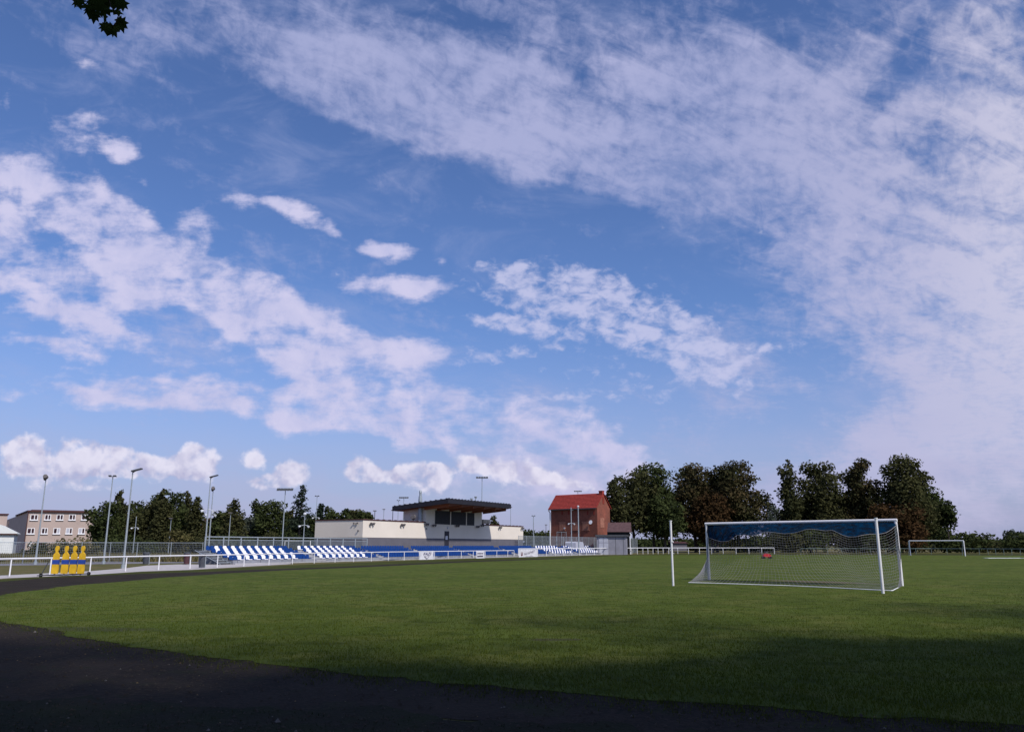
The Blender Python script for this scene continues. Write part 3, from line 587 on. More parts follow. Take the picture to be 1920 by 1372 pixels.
text_mesh('lettering', 'FAZI', .40, on_banner(a+Wd*.5, z0+(z1-z0)*.66) @ Matrix.Scale(Wd/1.45/1, 4, (1,0,0)), MT['ink'], t, .35)
w = MB(); w.prism([FR(a+Wd*.3, -.10, z0+(z1-z0)*.42), FR(a+Wd*.7, -.10, z0+(z1-z0)*.42), FR(a+Wd*.5, -.10, z0+.02)], (v_[0]*.006, v_[1]*.006, 0)); w.build('emblem', MT['grey_ink'], t)
w = MB(); w.prism([FR(a+Wd*.36, -.106, z0+(z1-z0)*.38), FR(a+Wd*.64, -.106, z0+(z1-z0)*.38), FR(a+Wd*.5, -.106, z0+.12)], (v_[0]*.006, v_[1]*.006, 0)); w.build('emblem_centre', MT['banner'], t)
t, a, c, z0, z1 = banner('banner', 'small white notice banner with two dark lines of lettering, between two rail posts', 893, 908.5, 1032.5, 1047, .015); Wd = c-a
for zz, hh in ((.66,.12),(.28,.17)):
    w = MB(); x = .12
    while x < .8:
        l = random.uniform(.06,.14); w.fbox(FR, a+Wd*x, a+Wd*(x+l), -.10, -.092, z0+(z1-z0)*(zz-hh/2), z0+(z1-z0)*(zz+hh/2)); x += l+.025
    w.build('lettering', MT['dark_ink'], t)
t, a, c, z0, z1 = banner('banner', 'wide white banner with small maroon crest and grey slanted lettering', 972.5, 1007.5, 1029.5, 1044.5, .012); Wd = c-a
text_mesh('lettering', 'NUGNET', .38, on_banner(a+Wd*.55, z0+(z1-z0)*.55) @ Matrix.Rotation(.12, 4, 'Z') @ Matrix.Scale(Wd/2.6, 4, (1,0,0)), MT['grey_ink'], t, .3)
w = MB(); kx, kz = a+Wd*.16, z0+(z1-z0)*.42
w.prism([FR(kx-.28, -.10, kz+.22), FR(kx-.14, -.10, kz+.22), FR(kx-.12, -.10, kz-.05), FR(kx, -.10, kz-.12), FR(kx+.12, -.10, kz-.05), FR(kx+.14, -.10, kz+.22), FR(kx+.28, -.10, kz+.22), FR(kx+.24, -.10, kz-.14), FR(kx, -.10, kz-.28), FR(kx-.24, -.10, kz-.14)], (v_[0]*.006, v_[1]*.006, 0)); w.build('crest', MT['maroon'], t)
w = MB(); w.tube([FR(a+Wd*(.36+.4*k/10), -.10, z0+.05+.16*math.sin(math.pi*k/10)*.2+.05*abs(k-5)/5) for k in range(11)], .012, 5); w.build('swoosh', MT['grey_ink'], t)

# ------------------------------------------------------------------ poles
def pole(name, label, px, pyb, top, head, Y=None, r=(.1,.05), cat='floodlight mast', grp=None, mid=None, m='galv'):
    if Y is None: base = gp(px, pyb)
    else: base = at(px, pyb, Y); base[2] = 0
    h = at(px, top, base[1])[2]; x, y = base[0], base[1]; t = thing(name, label, cat, (x, y, 0), grp)
    b = MB(); b.tube([(x,y,0),(x,y,.25)], r[0]*1.4, 8); b.tube([(x,y,.25),(x,y,h)], [r[0]*.78, r[1]*.7], 10); b.build('pole', MT[m], t)
    def headp(nm, mb, mm=MT['steel_dark']): return mb.build(nm, mm, t)
    if head == 'arm':
        b = MB(); b.tube([(x,y,h-.05),(x+.3,y-.1,h+.1)], .04, 6); headp('arm', b)
        b = MB(); b.box8([(x-.05,y-.2,h-.02),(x+.62,y-.2,h+.16),(x+.62,y+.1,h+.16),(x-.05,y+.1,h-.02),(x-.05,y-.2,h+.07),(x+.62,y-.2,h+.24),(x+.62,y+.1,h+.24),(x-.05,y+.1,h+.07)]); headp('lamp_head', b)
    elif head == 'round':
        b = MB(); b.tube([(x-.1,y,h-.1),(x+.05,y-.15,h+.1),(x+.1,y-.35,h+.18)], [.08,.2,.17], 10); headp('lamp_head', b, MT['dish'])
    elif head == 'small':
        b = MB(); b.tube([(x,y,h-.02),(x+.3,y-.1,h+.05)], .03, 6); headp('arm', b); b = MB(); b.box(x-.25, x+.2, y-.2, y, h-.02, h+.12); headp('lamp_head', b, MT['dish'])
    elif head == 'tee':
        b = MB(); b.box(x-.32, x+.32, y-.04, y+.04, h-.03, h+.03); headp('cross_arm', b, MT['steel_dark'])
        for k in (-1, 1): b = MB(); b.box(x+k*.2-.1, x+k*.2+.1, y-.2, y-.05, h+.0, h+.1); headp('lamp_head', b)
    elif head == 'bank':
        b = MB(); b.box(x-1.0, x+1.0, y-.06, y+.06, h-.06, h+.06); headp('cross_arm', b, MT['galv'])
        for k in range(5):
            xx = x-.92+k*.46; b = MB(); b.box8([(xx-.19,y-.42,h-.16),(xx+.19,y-.42,h-.16),(xx+.19,y-.07,h+.02),(xx-.19,y-.07,h+.02),(xx-.19,y-.34,h+.12),(xx+.19,y-.34,h+.12),(xx+.19,y-.07,h+.22),(xx-.19,y-.07,h+.22)]); headp('lamp_head', b)
    elif head == 'ball':
        b = MB(); b.tube([(x,y,h),(x,y,h+.08),(x,y,h+.22),(x,y,h+.3)], [.08,.16,.16,.06], 8); headp('cap', b, MT['lens'])
    if mid:
        for my in (mid if isinstance(mid, (list, tuple)) else [mid]):
            z = at(px, my, y)[2]
            b = MB(); b.tube([(x-.5,y-.05,z-.05),(x,y,z+.08),(x+.5,y-.05,z-.05)], .025, 5); headp('bracket', b, MT['lens'])
            for k in (-1, 1): b = MB(); b.tube([(x+k*.35,y-.1,z-.04),(x+k*.52,y-.25,z-.12)], [.07,.12], 8); headp('spotlight', b, MT['lens'])
    return t
pole('floodlight_mast', 'slim grey mast with round lamp, leftmost, in front of the pink building', 66, 1058, 897, 'round')
pole('floodlight_mast', 'grey mast with small cross-arm, left one of the close pair by the left trees', 194, 1057, 893, 'tee')
pole('floodlight_mast', 'grey mast with slanted lamp arm, right one of the close pair by the left trees', 230.5, 1065, 884, 'arm')
pole('floodlight_mast', 'tall grey mast with slanted lamp arm at the left end of the stand', 382, 1056, 895, 'arm', mid=956)
pole('floodlight_mast', 'thinner grey mast with round lamp just right of the mast at the stand end', 389, 1051, 918, 'round', mid=964)
pole('lamp_post', 'thin post carrying two white lamps in front of dark trees, right of the mast pair', 251, 1017, 968, None, Y=115, r=(.09,.06), mid=[989], cat='lamp post')
pole('lamp_post', 'short thin lamp post in front of the round yellowish bush', 317, 1017, 972, 'small', Y=115, r=(.08,.05), cat='lamp post')
pole('lamp_post', 'thin lamp post rising behind the railing, between stand end and bank floodlight', 429, 1010, 962, 'small', Y=100, r=(.08,.05), cat='lamp post')
pole('floodlight_mast', 'grey mast with a bank of lamps in front of trees behind the left stand', 529.5, 1012, 918, 'bank', Y=112, r=(.12,.07))
pole('lamp_post', 'thin lamp post with two spotlights just left of the clubhouse', 569, 1012, 966, 'ball', Y=84, r=(.07,.05), mid=985, cat='lamp post')
pole('floodlight_mast', 'thin mast with small lamp rising behind the clubhouse left corner', 590.5, 1010, 930, 'tee', Y=118, r=(.09,.05), mid=970)
pole('lamp_post', 'dark forked lamp post behind the flat roof, leftmost of three', 701, 1010, 958, 'small', Y=125, r=(.1,.07), cat='lamp post', m='steel_dark')
pole('lamp_post', 'middle thin lamp post of three seen over the left wing roof', 718, 1010, 955, 'small', Y=150, r=(.1,.07), cat='lamp post')
pole('lamp_post', 'dark forked lamp post behind the flat roof, nearest the upper storey', 735, 1010, 957, 'small', Y=125, r=(.1,.07), cat='lamp post', m='steel_dark')
pole('floodlight_mast', 'mast with small lamp showing just left of the dark canopy roof', 745, 1010, 938, 'tee', Y=150, r=(.1,.06))
pole('floodlight_mast', 'distant mast with lamp bank above the left tip of the canopy roof', 755, 1010, 933, 'bank', Y=190, r=(.12,.07))
pole('floodlight_mast', 'tall thin mast with lamp bank rising above the right of the canopy roof', 903, 1010, 895.5, 'bank', Y=150, r=(.14,.08))
pole('lamp_post', 'thin lamp post just right of the canopy roof tip', 957.5, 1010, 951, 'small', Y=150, r=(.09,.06), cat='lamp post')
pole('lamp_post', 'tall thin lamp post between the clubhouse and red brick building', 1000.5, 1020, 967, 'tee', Y=135, r=(.12,.09), cat='lamp post')
pole('lamp_post', 'thin dark post just left of the red brick building', 1024, 1020, 984, 'small', Y=170, r=(.1,.07), cat='lamp post', m='steel_dark')
pole('flag_pole', 'pale pole with white twin spotlights in front of the red brick building', 1072, 1037, 951, None, Y=128, r=(.11,.09), cat='pole', mid=981)
pole('flag_pole', 'pale pole with ball cap in front of the brick building, right one of two', 1085.5, 1037, 951, 'ball', Y=128, r=(.15,.11), cat='pole')
pole('floodlight_mast', 'distant mast with lamp bank above the red tiled roof ridge', 1085, 1010, 921, 'bank', Y=230, r=(.15,.1))

# ------------------------------------------------------------------ red brick building
def frame_at(px, Y, az):
    p = at(px, 1022, Y)[:2]; a = R(az); uu = np.array([math.sin(a), math.cos(a)]); vv = np.array([math.cos(a), -math.sin(a)])
    f = lambda s, o, z=0.0: (p[0]+uu[0]*s-vv[0]*o, p[1]+uu[1]*s-vv[1]*o, z)
    f.p, f.u, f.v = p, uu, vv
    def hit(px_, off):
        d = ray(px_, 1022); A = np.array([[d[0], -uu[0]], [d[1], -uu[1]]]); return np.linalg.solve(A, p-vv*off)[1]
    def hit_o(px_, s):
        d = ray(px_, 1022); A = np.array([[d[0], vv[0]], [d[1], vv[1]]]); return np.linalg.solve(A, p+uu*s)[1]
    f.s = hit; f.o = hit_o; return f
# front wall runs from its near right corner (px 1121) away to the left; along = az -52
B = frame_at(1121, 150, 128)     # s grows toward the right/near, o grows away behind
sl_ = B.s(1033.5, 0)
ze = hz(1121, 951.5, *B(0,0)[:2]); gd = B.o(1145, 0); zrg = hz(1131, 925.5, *B(0, gd/2)[:2])
bb = thing('brick_building', 'old dark red brick building with bright red tiled roof and boarded windows', 'building', B(0,0))
b = MB(); b.fbox(B, sl_, 0, 0, gd, 0, ze-.02); b.add([B(0,0,ze-.02),B(0,gd,ze-.02),B(0,gd/2,zrg-.15),B(sl_,0,ze-.02),B(sl_,gd,ze-.02),B(sl_,gd/2,zrg-.15)], [(0,1,2),(3,5,4),(0,2,5,3),(1,4,5,2)]); b.build('wall', MT['brick'], bb)
b = MB(); e = .45
nz_ = 11
for side in (0, 1):
    for k in range(nz_):
        t0, t1 = k/nz_, (k+1)/nz_
        o_e, o_r = (-e, gd/2) if side == 0 else (gd+e, gd/2)
        za, zb_ = ze-.12+(zrg-ze+.2)*t0, ze-.12+(zrg-ze+.2)*t1; oa_, ob_ = o_e+(o_r-o_e)*t0, o_e+(o_r-o_e)*t1
        b.box8([B(sl_-.35,oa_,za),B(.15,oa_,za),B(.15,ob_,zb_-.02),B(sl_-.35,ob_,zb_-.02),B(sl_-.35,oa_,za+.16),B(.15,oa_,za+.16),B(.15,ob_,zb_+.06),B(sl_-.35,ob_,zb_+.06)])
b.build('roof', MT['redtile'], bb)
b = MB(); b.fbox(B, -.72, .02, gd/2-.35, gd/2+.35, zrg-.6, zrg+.5); b.fbox(B, -.78, .08, gd/2-.41, gd/2+.41, zrg+.502, zrg+.6); b.build('chimney', MT['redtile'], bb)
b = MB(); b.fbox(B, sl_-.1, .05, -e-.1, -e+.05, ze-.2, ze-.06); b.build('gutter', MT['steel_dark'], bb)
b = MB(); b.tube([B(sl_-.25,-e,ze-.15), B(sl_-.12,-.12,ze-.7), B(sl_-.12,-.12,0)], .11, 8); b.build('downpipe', MT['white'], bb)
def bwin(p0, p1, y0, y1, m='brick_pale'):
    a, c = B.s(p0, 0), B.s(p1, 0); zt_, zb_ = hz(p0, y0, *B(a,0)[:2]), hz(p0, y1, *B(a,0)[:2])
    w = MB(); w.fbox(B, a, c, -.05, .04, zb_, zt_); fr = w.build('window', MT[m], bb); fr['label'] = 'bricked-up window opening'
    w = MB(); w.fbox(B, a-.12, c+.12, -.1, .02, zb_-.14, zb_-.003); w.build('sill', MT[m], fr)
    w = MB(); w.fbox(B, a-.12, c+.12, -.08, .02, zt_+.003, zt_+.2); w.build('lintel', MT[m], fr)
bwin(1049.5, 1060.5, 980, 993.5); bwin(1073.5, 1083.5, 979.5, 993); bwin(1093, 1105, 979.5, 993)
for p0 in (1055, 1067, 1103, 1115):
    a = B.s(p0, 0); z = hz(p0, 961, *B(a,0)[:2]); w = MB(); w.fbox(B, a-.16, a+.16, -.03, .03, z-.35, z+.35); w.build('vent_slot', MT['brickdark'], bb)
w = MB(); og1 = B.o(1130, 0); z = 5.6; w.fbox(B, -.02, .05, og1-.7, og1+.7, z-.9, z+.9); w.build('window', MT['brick_pale'], bb)
w = MB(); w.fbox(B, -.02, .05, gd/2-.3, gd/2+.3, ze+.8, ze+2.0); w.build('gable_slot', MT['brickdark'], bb)
a = B.s(1110.5, 0); z = hz(1110.5, 979, *B(a,0)[:2]); q = Vector(B(a, -.3, z)); w = MB(); n = Vector((B.v[0], B.v[1], 0)); w.tube([q, q+n*.12+Vector((0,0,.03))], [.3,.38], 16); w.tube([Vector(B(a,0,z-.1)), q], .04, 6); w.build('satellite_dish', MT['white'], bb)
for (p0, y0) in ((1060,990),(1076,955.5)):
    a = B.s(p0, 0); z = hz(p0, y0, *B(a,0)[:2]); q = Vector(B(a,0,z)); w = MB(); w.tube([q, q+n*.25], [.08,.17], 8); w.build('wall_lamp', MT['lens'], bb)
# annex to the right
A1 = frame_at(1119, 136, 100)
an = thing('garage', 'low grey panelled garage with white double gate beside the brick building', 'garage', A1(0,0))
ln = A1.s(1174, 0); zt_ = hz(1122, 1005.5, *A1(0,0)[:2])
b = MB(); b.fbox(A1, 0, ln, 0, 6, 0, zt_); b.build('wall', MT['wallgrey'], an)
b = MB(); b.fbox(A1, -.2, ln+.25, -.3, 6.3, zt_+.003, zt_+.28); b.build('roof_edge', MT['steel_dark'], an)
ga, gb = A1.s(1123, 0), A1.s(1140.5, 0)
gt = MB(); gt.prism([A1(ga,-.06,.0),A1(gb,-.06,.0),A1(gb,-.06,zt_-.4),A1(gb-.35,-.06,zt_-.12),A1(ga+.35,-.06,zt_-.12),A1(ga,-.06,zt_-.4)], (A1.v[0]*-.05, A1.v[1]*-.05, 0)); gg = gt.build('gate', MT['gatewhite'], an)
w = MB(); mid_ = (ga+gb)/2; w.fbox(A1, mid_-.04, mid_+.04, -.09, -.062, .0, zt_-.15); w.fbox(A1, ga, gb, -.085, -.062, 1.9, 1.98); w.fbox(A1, ga, gb, -.085, -.062, .9, .98); w.build('gate_frame', MT['wallgrey'], gg)
for s in np.arange(gb+1.2, ln, 1.3): w = MB(); w.fbox(A1, s-.03, s+.03, -.02, .003, 0, zt_-.02); w.build('panel_joint', MT['steel_dark'], an)
ho = thing('farm_building', 'long low shed with brown roof and black boarding behind the garage', 'shed', A1(0,8))
C1 = A1; a, c = B.s(1146, gd)-0, 0
xa, xb = A1.s(1139, 9), A1.s(1180, 9); zl0, zl1 = hz(1160, 997, *A1(xa,9)[:2]), hz(1160, 983, *A1(xa,11)[:2])
b = MB(); b.fbox(A1, xa, xb, 9, 16, 0, zl0); b.build('wall', MT['rubber'], ho)
b = MB(); b.prism([A1(xa,8.7,zl0+.0),A1(xa,12.5,zl1+.4),A1(xa,16.3,zl0)], tuple(np.array(A1(xb+.3,0,0))-np.array(A1(xa,0,0)))); b.build('roof', MT['brownold'], ho)
b = MB(); q = A1(xb+.15, 8.6); b.tube([(q[0],q[1],zl0-.1),(q[0]+.2,q[1],zl0-.5),(q[0],q[1],zl0-.9),(q[0],q[1],0)], .09, 6); b.build('downpipe', MT['white'], ho)
# white parked van and fence panel behind the mesh fence
def van(px, Y, label):
    q = at(px, 1022, Y); x, y = q[0], q[1]; t = thing('parked_van', label, 'van', (x, y, 0))
    b = MB(); prof = [(-2.3,.35),(2.4,.35),(2.45,.9),(1.75,1.15),(1.25,1.95),(1.0,2.05),(-2.1,2.1),(-2.3,1.9)]; yaw = R(65); ca, sa_ = math.cos(yaw), math.sin(yaw)
    rot = lambda a_, b_, z_: (x+a_*ca-b_*sa_, y+a_*sa_+b_*ca, z_)
    b.prism([rot(p, -.9, z_) for p, z_ in prof], tuple(np.array(rot(0,.9,0))-np.array(rot(0,-.9,0)))); b.build('body', MT['gatewhite'], t)
    b = MB(); b.prism([rot(1.75,-.75,1.17),rot(1.28,-.75,1.9),rot(1.3,-.75,1.92),rot(1.8,-.75,1.17)], tuple(np.array(rot(0,.75,0))-np.array(rot(0,-.75,0)))); b.build('windscreen', MT['glass'], t)
    for wx in (-1.5, 1.6):
        for wy in (-.92, .78): b = MB(); b.tube([rot(wx,wy,.35), rot(wx,wy+.14,.35)], .35, 12); b.build('wheel', MT['rubber'], t)
van(1079, 134, 'white van parked behind the mesh fence in front of the brick building')
q = at(1053, 1022, 138)
mesh_fence('mesh_fence', 'tall narrow steel mesh panels standing against the left of the brick building', [at(1044.5,1022,140), at(1062,1022,140)], hz(1050, 997, 0, 140), MT['galv'], wire=.5, posts_every=1.0)

# ------------------------------------------------------------------ left buildings
L1 = frame_at(46, 150, 55)
ap = thing('apartment_block', 'pinkish beige flat-roofed building with two rows of white-framed windows', 'building', L1(0,0))
le = L1.s(171, 0); zt_ = hz(46, 959, *L1(0,0)[:2]); lo = L1.o(7, 0)
b = MB(); b.fbox(L1, 0, le, 0, lo, 0, zt_); b.build('wall', MT['beige'], ap)
b = MB(); b.fbox(L1, -.25, le+.25, -.35, lo*.5, zt_+.003, zt_+.26); b.build('roof_edge', MT['brownroof'], ap)
b = MB(); b.fbox(L1, .5, le-.5, .4, lo*.4, zt_+.263, zt_+.42); b.build('roof', MT['brownold'], ap)
b = MB(); b.fbox(L1, -.14, -.003, -.2, .0, 0, zt_); b.build('downpipe', MT['brownroof'], ap)
xs = [(50,64.5),(77,89),(99.5,112.5),(123,135.5),(146.5,159)]
for (y0, y1) in ((964,974.5),(989.5,1000.5)):
    for i, (p0, p1) in enumerate(xs):
        if y0 > 980: p0, p1 = p0-3, p1-3
        a, c = L1.s(p0, 0), L1.s(p1, 0); q = L1(a, 0); zt2, zb2 = hz(p0, y0, *q[:2]), hz(p0, y1, *q[:2])
        w = MB(); w.fbox(L1, a, c, -.04, .05, zb2, zt2); fr = w.build('window', MT['white'], ap)
        lite = (y0 > 980 and i in (3, 4)); w = MB(); mm = a+(c-a)*.55; w.fbox(L1, a+.12, mm-.07, -.055, -.042, zb2+.12, zt2-.1); w.build('pane', MT['gatewhite'] if lite else MT['glass'], fr)
        w = MB(); w.fbox(L1, mm+.07, c-.12, -.055, -.042, zb2+.12, zt2-.1); w.build('pane', MT['gatewhite'] if (y0 > 980 and i == 2) else MT['glass'], fr)
        w = MB(); w.fbox(L1, a-.1, c+.1, -.2, -.042, zb2-.1, zb2-.003); w.build('sill', MT['white'], fr)
for p0, p1 in ((28,38),(52,59),(72,84)):
    a, c = L1.s(max(p0,47), 0), L1.s(p1, 0); q = L1(a,0)
    if p0 > 46: w = MB(); w.fbox(L1, a, c, -.04, .03, hz(p0,1024,*q[:2]), hz(p0,1016.5,*q[:2])); w.build('basement_window', MT['white'] if p0 == 52 else MT['glass'], ap)
a = L1.o(10, 0); w = MB(); w.fbox(L1, -.05, .02, a-1.2, a+1.0, hz(10,988,*L1(0,a)[:2]), hz(10,977,*L1(0,a)[:2])); w.build('window', MT['glass'], ap)
wg = thing('side_wing', 'plain pinkish wing at the far left behind the white shed', 'building', tuple(at(-30,1022,172)[:2])+(0,))
WF = frame_at(7, 205, 55); lw = WF.s(-60, 0); zw_ = hz(0, 965, *WF(0,0)[:2])
b = MB(); b.fbox(WF, lw, 0, 0, 12, 0, zw_); b.build('wall', MT['beige'], wg)
b = MB(); b.fbox(WF, lw-.2, .2, -.3, 12.3, zw_+.003, zw_+.3); b.build('roof', MT['brownroof'], wg)
# white shed
SF = frame_at(24.5, 112, 62); xl = SF.s(-34, 0); q = SF(0,0); z1 = hz(24.5, 1001, *q[:2]); q0_ = SF(xl/2, 0); zr_ = hz(-2, 986, *q0_[:2])
sh = thing('white_shed', 'small white gabled shed at the left edge before the pink building', 'shed', q)
b = MB(); b.fbox(SF, xl, 0, 0, 7, 0, z1); b.build('wall', MT['shed'], sh)
b = MB(); b.prism([SF(xl-.3,-.3,z1+.003), SF(.3,-.3,z1+.003), SF(.3,-.3,z1+.15), SF(xl/2,-.3,zr_+.2), SF(xl-.3,-.3,z1+.15)], tuple(np.array(SF(0,7.6,0))-np.array(SF(0,0,0)))); b.build('roof', MT['shed'], sh)
b = MB(); b.fbox(SF, xl-.28, .28, -.36, -.303, z1-.05, z1+.08); b.build('fascia', MT['brownroof'], sh)
# distant pieces
def simple_house(name, label, px0, px1, Y, ytop, yeave, wall, roof):
    a = at(px0,1022,Y); c = at(px1,1022,Y); t = thing(name, label, 'house', (a[0], Y, 0)); zt1, ze1 = hz(px0,ytop,0,Y), hz(px0,yeave,0,Y)
    b = MB(); b.box(a[0], c[0], Y, Y+8, 0, ze1); b.build('wall', wall, t); b = MB(); b.prism([(a[0]-.4,Y-.4,ze1+.003),(a[0]-.4,Y+4,zt1),(a[0]-.4,Y+8.4,ze1+.003)], (c[0]-a[0]+.8,0,0)); b.build('roof', roof, t)
simple_house('distant_house', 'low reddish-brown roofed house glimpsed between tree trunks right of the stand', 1262, 1288, 230, 1014, 1018, MT['plinth'], MT['brownroof'])
simple_house('distant_house', 'brick-coloured house roof glimpsed between left trees by the stand end', 374, 392, 175, 970, 980, MT['brick_pale'], MT['brownold'])
simple_house('distant_house', 'pale house glimpsed in the gap between left tree groups', 444, 462, 175, 975, 983, MT['beige'], MT['brownroof'])

# ------------------------------------------------------------------ bins
def bin_(px, pyb, h, w, m, label):
    q = gp(px, pyb); x, y = q[0], q[1]; t = thing('litter_bin', label, 'bin', (x, y, 0), 'litter bins beside the footpath')
    b = MB(); b.tube([(x,y,.04),(x,y,h-.12)], [w*.42, w*.5], 12); b.build('body', MT[m], t)
    b = MB(); b.tube([(x,y,h-.118),(x,y,h-.04),(x,y,h)], [w*.53, w*.53, w*.38], 12); b.build('lid', MT['steel_dark'], t)
    b = MB(); b.tube([(x+w*.5,y,0),(x+w*.5,y,h*.85)], .03, 6); b.build('support_post', MT['galv'], t)
bin_(273, 1058, .95, .52, 'bin', 'dark grey bin with lid on the path, leftmost of the three')
bin_(349.5, 1058, .95, .5, 'bin2', 'dark maroon bin on the path, middle of the three')
bin_(378, 1064.5, .92, .45, 'bin', 'grey bin just behind the white rail near the stand\'s left end')

# ------------------------------------------------------------------ free-kick mannequins on a trolley
m0, m1 = gp(103,1080.5), gp(147,1079.5)
tr = thing('training_wall', 'four yellow free-kick mannequins with blue bands on a wheeled frame', 'training dummies', tuple(gp(100,1081)))
xs_ = [(99.5,122),(119.5,122),(134.5,122),(150,122)]
for i, px in enumerate((99.5, 117.5, 133, 149)):
    q = gp(px+4 if False else px+2, 1079.6-.3*i*.3); x, y = q[0]+random.uniform(-.015,.015), q[1]+random.uniform(-.03,.03)
    half = [(.155,.12),(.165,.3),(.15,.55),(.155,.8),(.15,1.0),(.115,1.09),(.055,1.14),(.045,1.19),(.075,1.25),(.088,1.33),(.075,1.42),(.04,1.475)]
    prof = [(a_, z_) for a_, z_ in half]+[(-a_, z_) for a_, z_ in reversed(half)]
    b = MB(); b.prism([(x+a_*.98, y-.05, z_) for a_, z_ in prof], (0,.1,0)); mn = b.build('mannequin', MT['yellow'], tr)
    b = MB(); b.box(x-.16, x+.16, y-.058, y+.058, .58, .80); b.build('blue_band', MT['belt'], mn)
    b = MB(); b.box(x-.03, x+.03, y-.03, y+.03, .05, .12); b.build('foot', MT['steel_dark'], tr)
qa, qb = gp(76,1081.5), gp(166,1078)
b = MB(); b.tube([(qa[0],qa[1],.08),(qb[0],qb[1],.08)], .03, 6); b.tube([(qa[0],qa[1]-.3,.08),(m0[0],m0[1]-.0,.08)], .025, 6); b.build('frame', MT['steel_dark'], tr)
b = MB(); b.tube([(qa[0],qa[1],.08),(gp(96,1081)[0],qa[1],.78)], .022, 6); b.build('handle', MT['steel_dark'], tr)
for q in (qa, qb): b = MB(); b.tube([(q[0],q[1]-.03,.09),(q[0],q[1]+.03,.09)], .09, 12); b.build('wheel', MT['rubber'], tr)

# ------------------------------------------------------------------ near goal
GH = 2.44; up = np.array([0,0,1.])
gl = thing('football_goal', 'large near white goal with sagging net seen from behind', 'goal', tuple(goalL))
for q in (goalL, goalR):
    b = MB(); b.tube([(q[0],q[1],0),(q[0],q[1],GH)], .06, 12); b.build('post', MT['white'], gl, loc=q)
cb0, cb1 = goalL-gdir*.06, goalR+gdir*.06
b = MB(); b.tube([tuple(cb0+up*(GH+.0)), tuple(cb1+up*(GH+.0))], .06, 12); b.build('crossbar', MT['white'], gl)
topl = [(1328,1007),(1340,1012),(1352,1015),(1365,1014.5),(1374,1009),(1381,1003),(1395,1002.5),(1408,1004),(1420,1001.5),(1437,996.5),(1452,998),(1470,1000.5),(1485,999.5),(1497,997),(1510,992.5),(1522,991.5),(1535,993),(1548,995),(1560,993.5),(1570,998),(1580,1003),(1592,1006.5),(1605,1006),(1617,1003),(1632,1001),(1650,1001),(1662,998),(1672,992),(1681,984)]
botl = [(1291,1093),(1330,1094),(1400,1096.3),(1480,1099),(1560,1102.7),(1620,1106),(1650,1107.5),(1673,1108.5),(1684,1103)]
def interp(lst, t):
    n = len(lst)-1; x = t*n; i = min(int(x), n-1); f = x-i; return (lst[i][0]*(1-f)+lst[i+1][0]*f, lst[i][1]*(1-f)+lst[i+1][1]*f)
def by_x(lst, x):
    xs = [p[0] for p in lst]; ys = [p[1] for p in lst]; return float(np.interp(x, xs, ys))
def goal_Y(px, back):
    p = goalL-gnrm*back; d = ray(px, 1000); A = np.array([[d[0], -gdir[0]], [d[1], -gdir[1]]]); t, s = np.linalg.solve(A, p[:2]); return d[1]*t
NC, NRW = 74, 21
G = np.zeros((NRW+1, NC+1, 3))
for j in range(NC+1):
    t = j/NC; tx = 1328+(1681-1328)*t; ty = by_x(topl, tx); back = .08+1.5*min(1, 4*t, 5*(1-t))**.8
    tp = at(tx, ty, goal_Y(tx, back)); bx, by = interp(botl, t); bt = gp(bx, by)
    wob = .03*math.sin(j*.9)+.025*math.sin(j*.37+1)
    for i in range(NRW+1):
        k = i/NRW; f = k**3.6*.9+k*.1
        p = tp*(1-f)+bt*f; p[2] = tp[2]*(1-k)+.02*k
        p += gnrm*wob*math.sin(math.pi*k) + gdir*.03*math.sin(i*.8+j*.5)*math.sin(math.pi*k); G[i, j] = p
def strands(G, rad, b, cols=True, rows=True, skip=1):
    if cols:
        for j in range(0, G.shape[1], skip): b.tube([tuple(G[i, j]) for i in range(G.shape[0])], rad, 3, cap=False)
    if rows:
        for i in range(0, G.shape[0], skip): b.tube([tuple(G[i, j]) for j in range(G.shape[1])], rad, 3, cap=False)
b = MB(); strands(G, .0036, b); nt_ = b.build('back_net', MT['net'], gl); stuff(nt_)
b = MB(); b.tube([tuple(G[0, j]) for j in range(NC+1)], .009, 5); b.build('top_rope', MT['net'], gl)
b = MB(); b.tube([tuple(G[-1, j]+up*.01) for j in range(NC+1)], .017, 5); b.build('bottom_rope', MT['white'], gl)
for side, (post, col) in enumerate(((goalL, 0), (goalR, NC))):
    n = 22 if side == 0 else 14; S = np.zeros((NRW+1, n+1, 3)); zt2 = G[0, col][2]
    for i in range(NRW+1):
        k = i/NRW; pp = post.copy(); pp[2] = zt2*(1-k)+.02*k
        for j in range(n+1): f = j/n; S[i, j] = pp*(1-f)+G[i, col]*f; S[i, j] += gdir*(.05 if side else -.05)*math.sin(math.pi*f)*math.sin(math.pi*k)
    b = MB(); strands(S, .0062 if side == 0 else .0045, b); 
    stuff(b.build('side_net', MT['net'], gl))
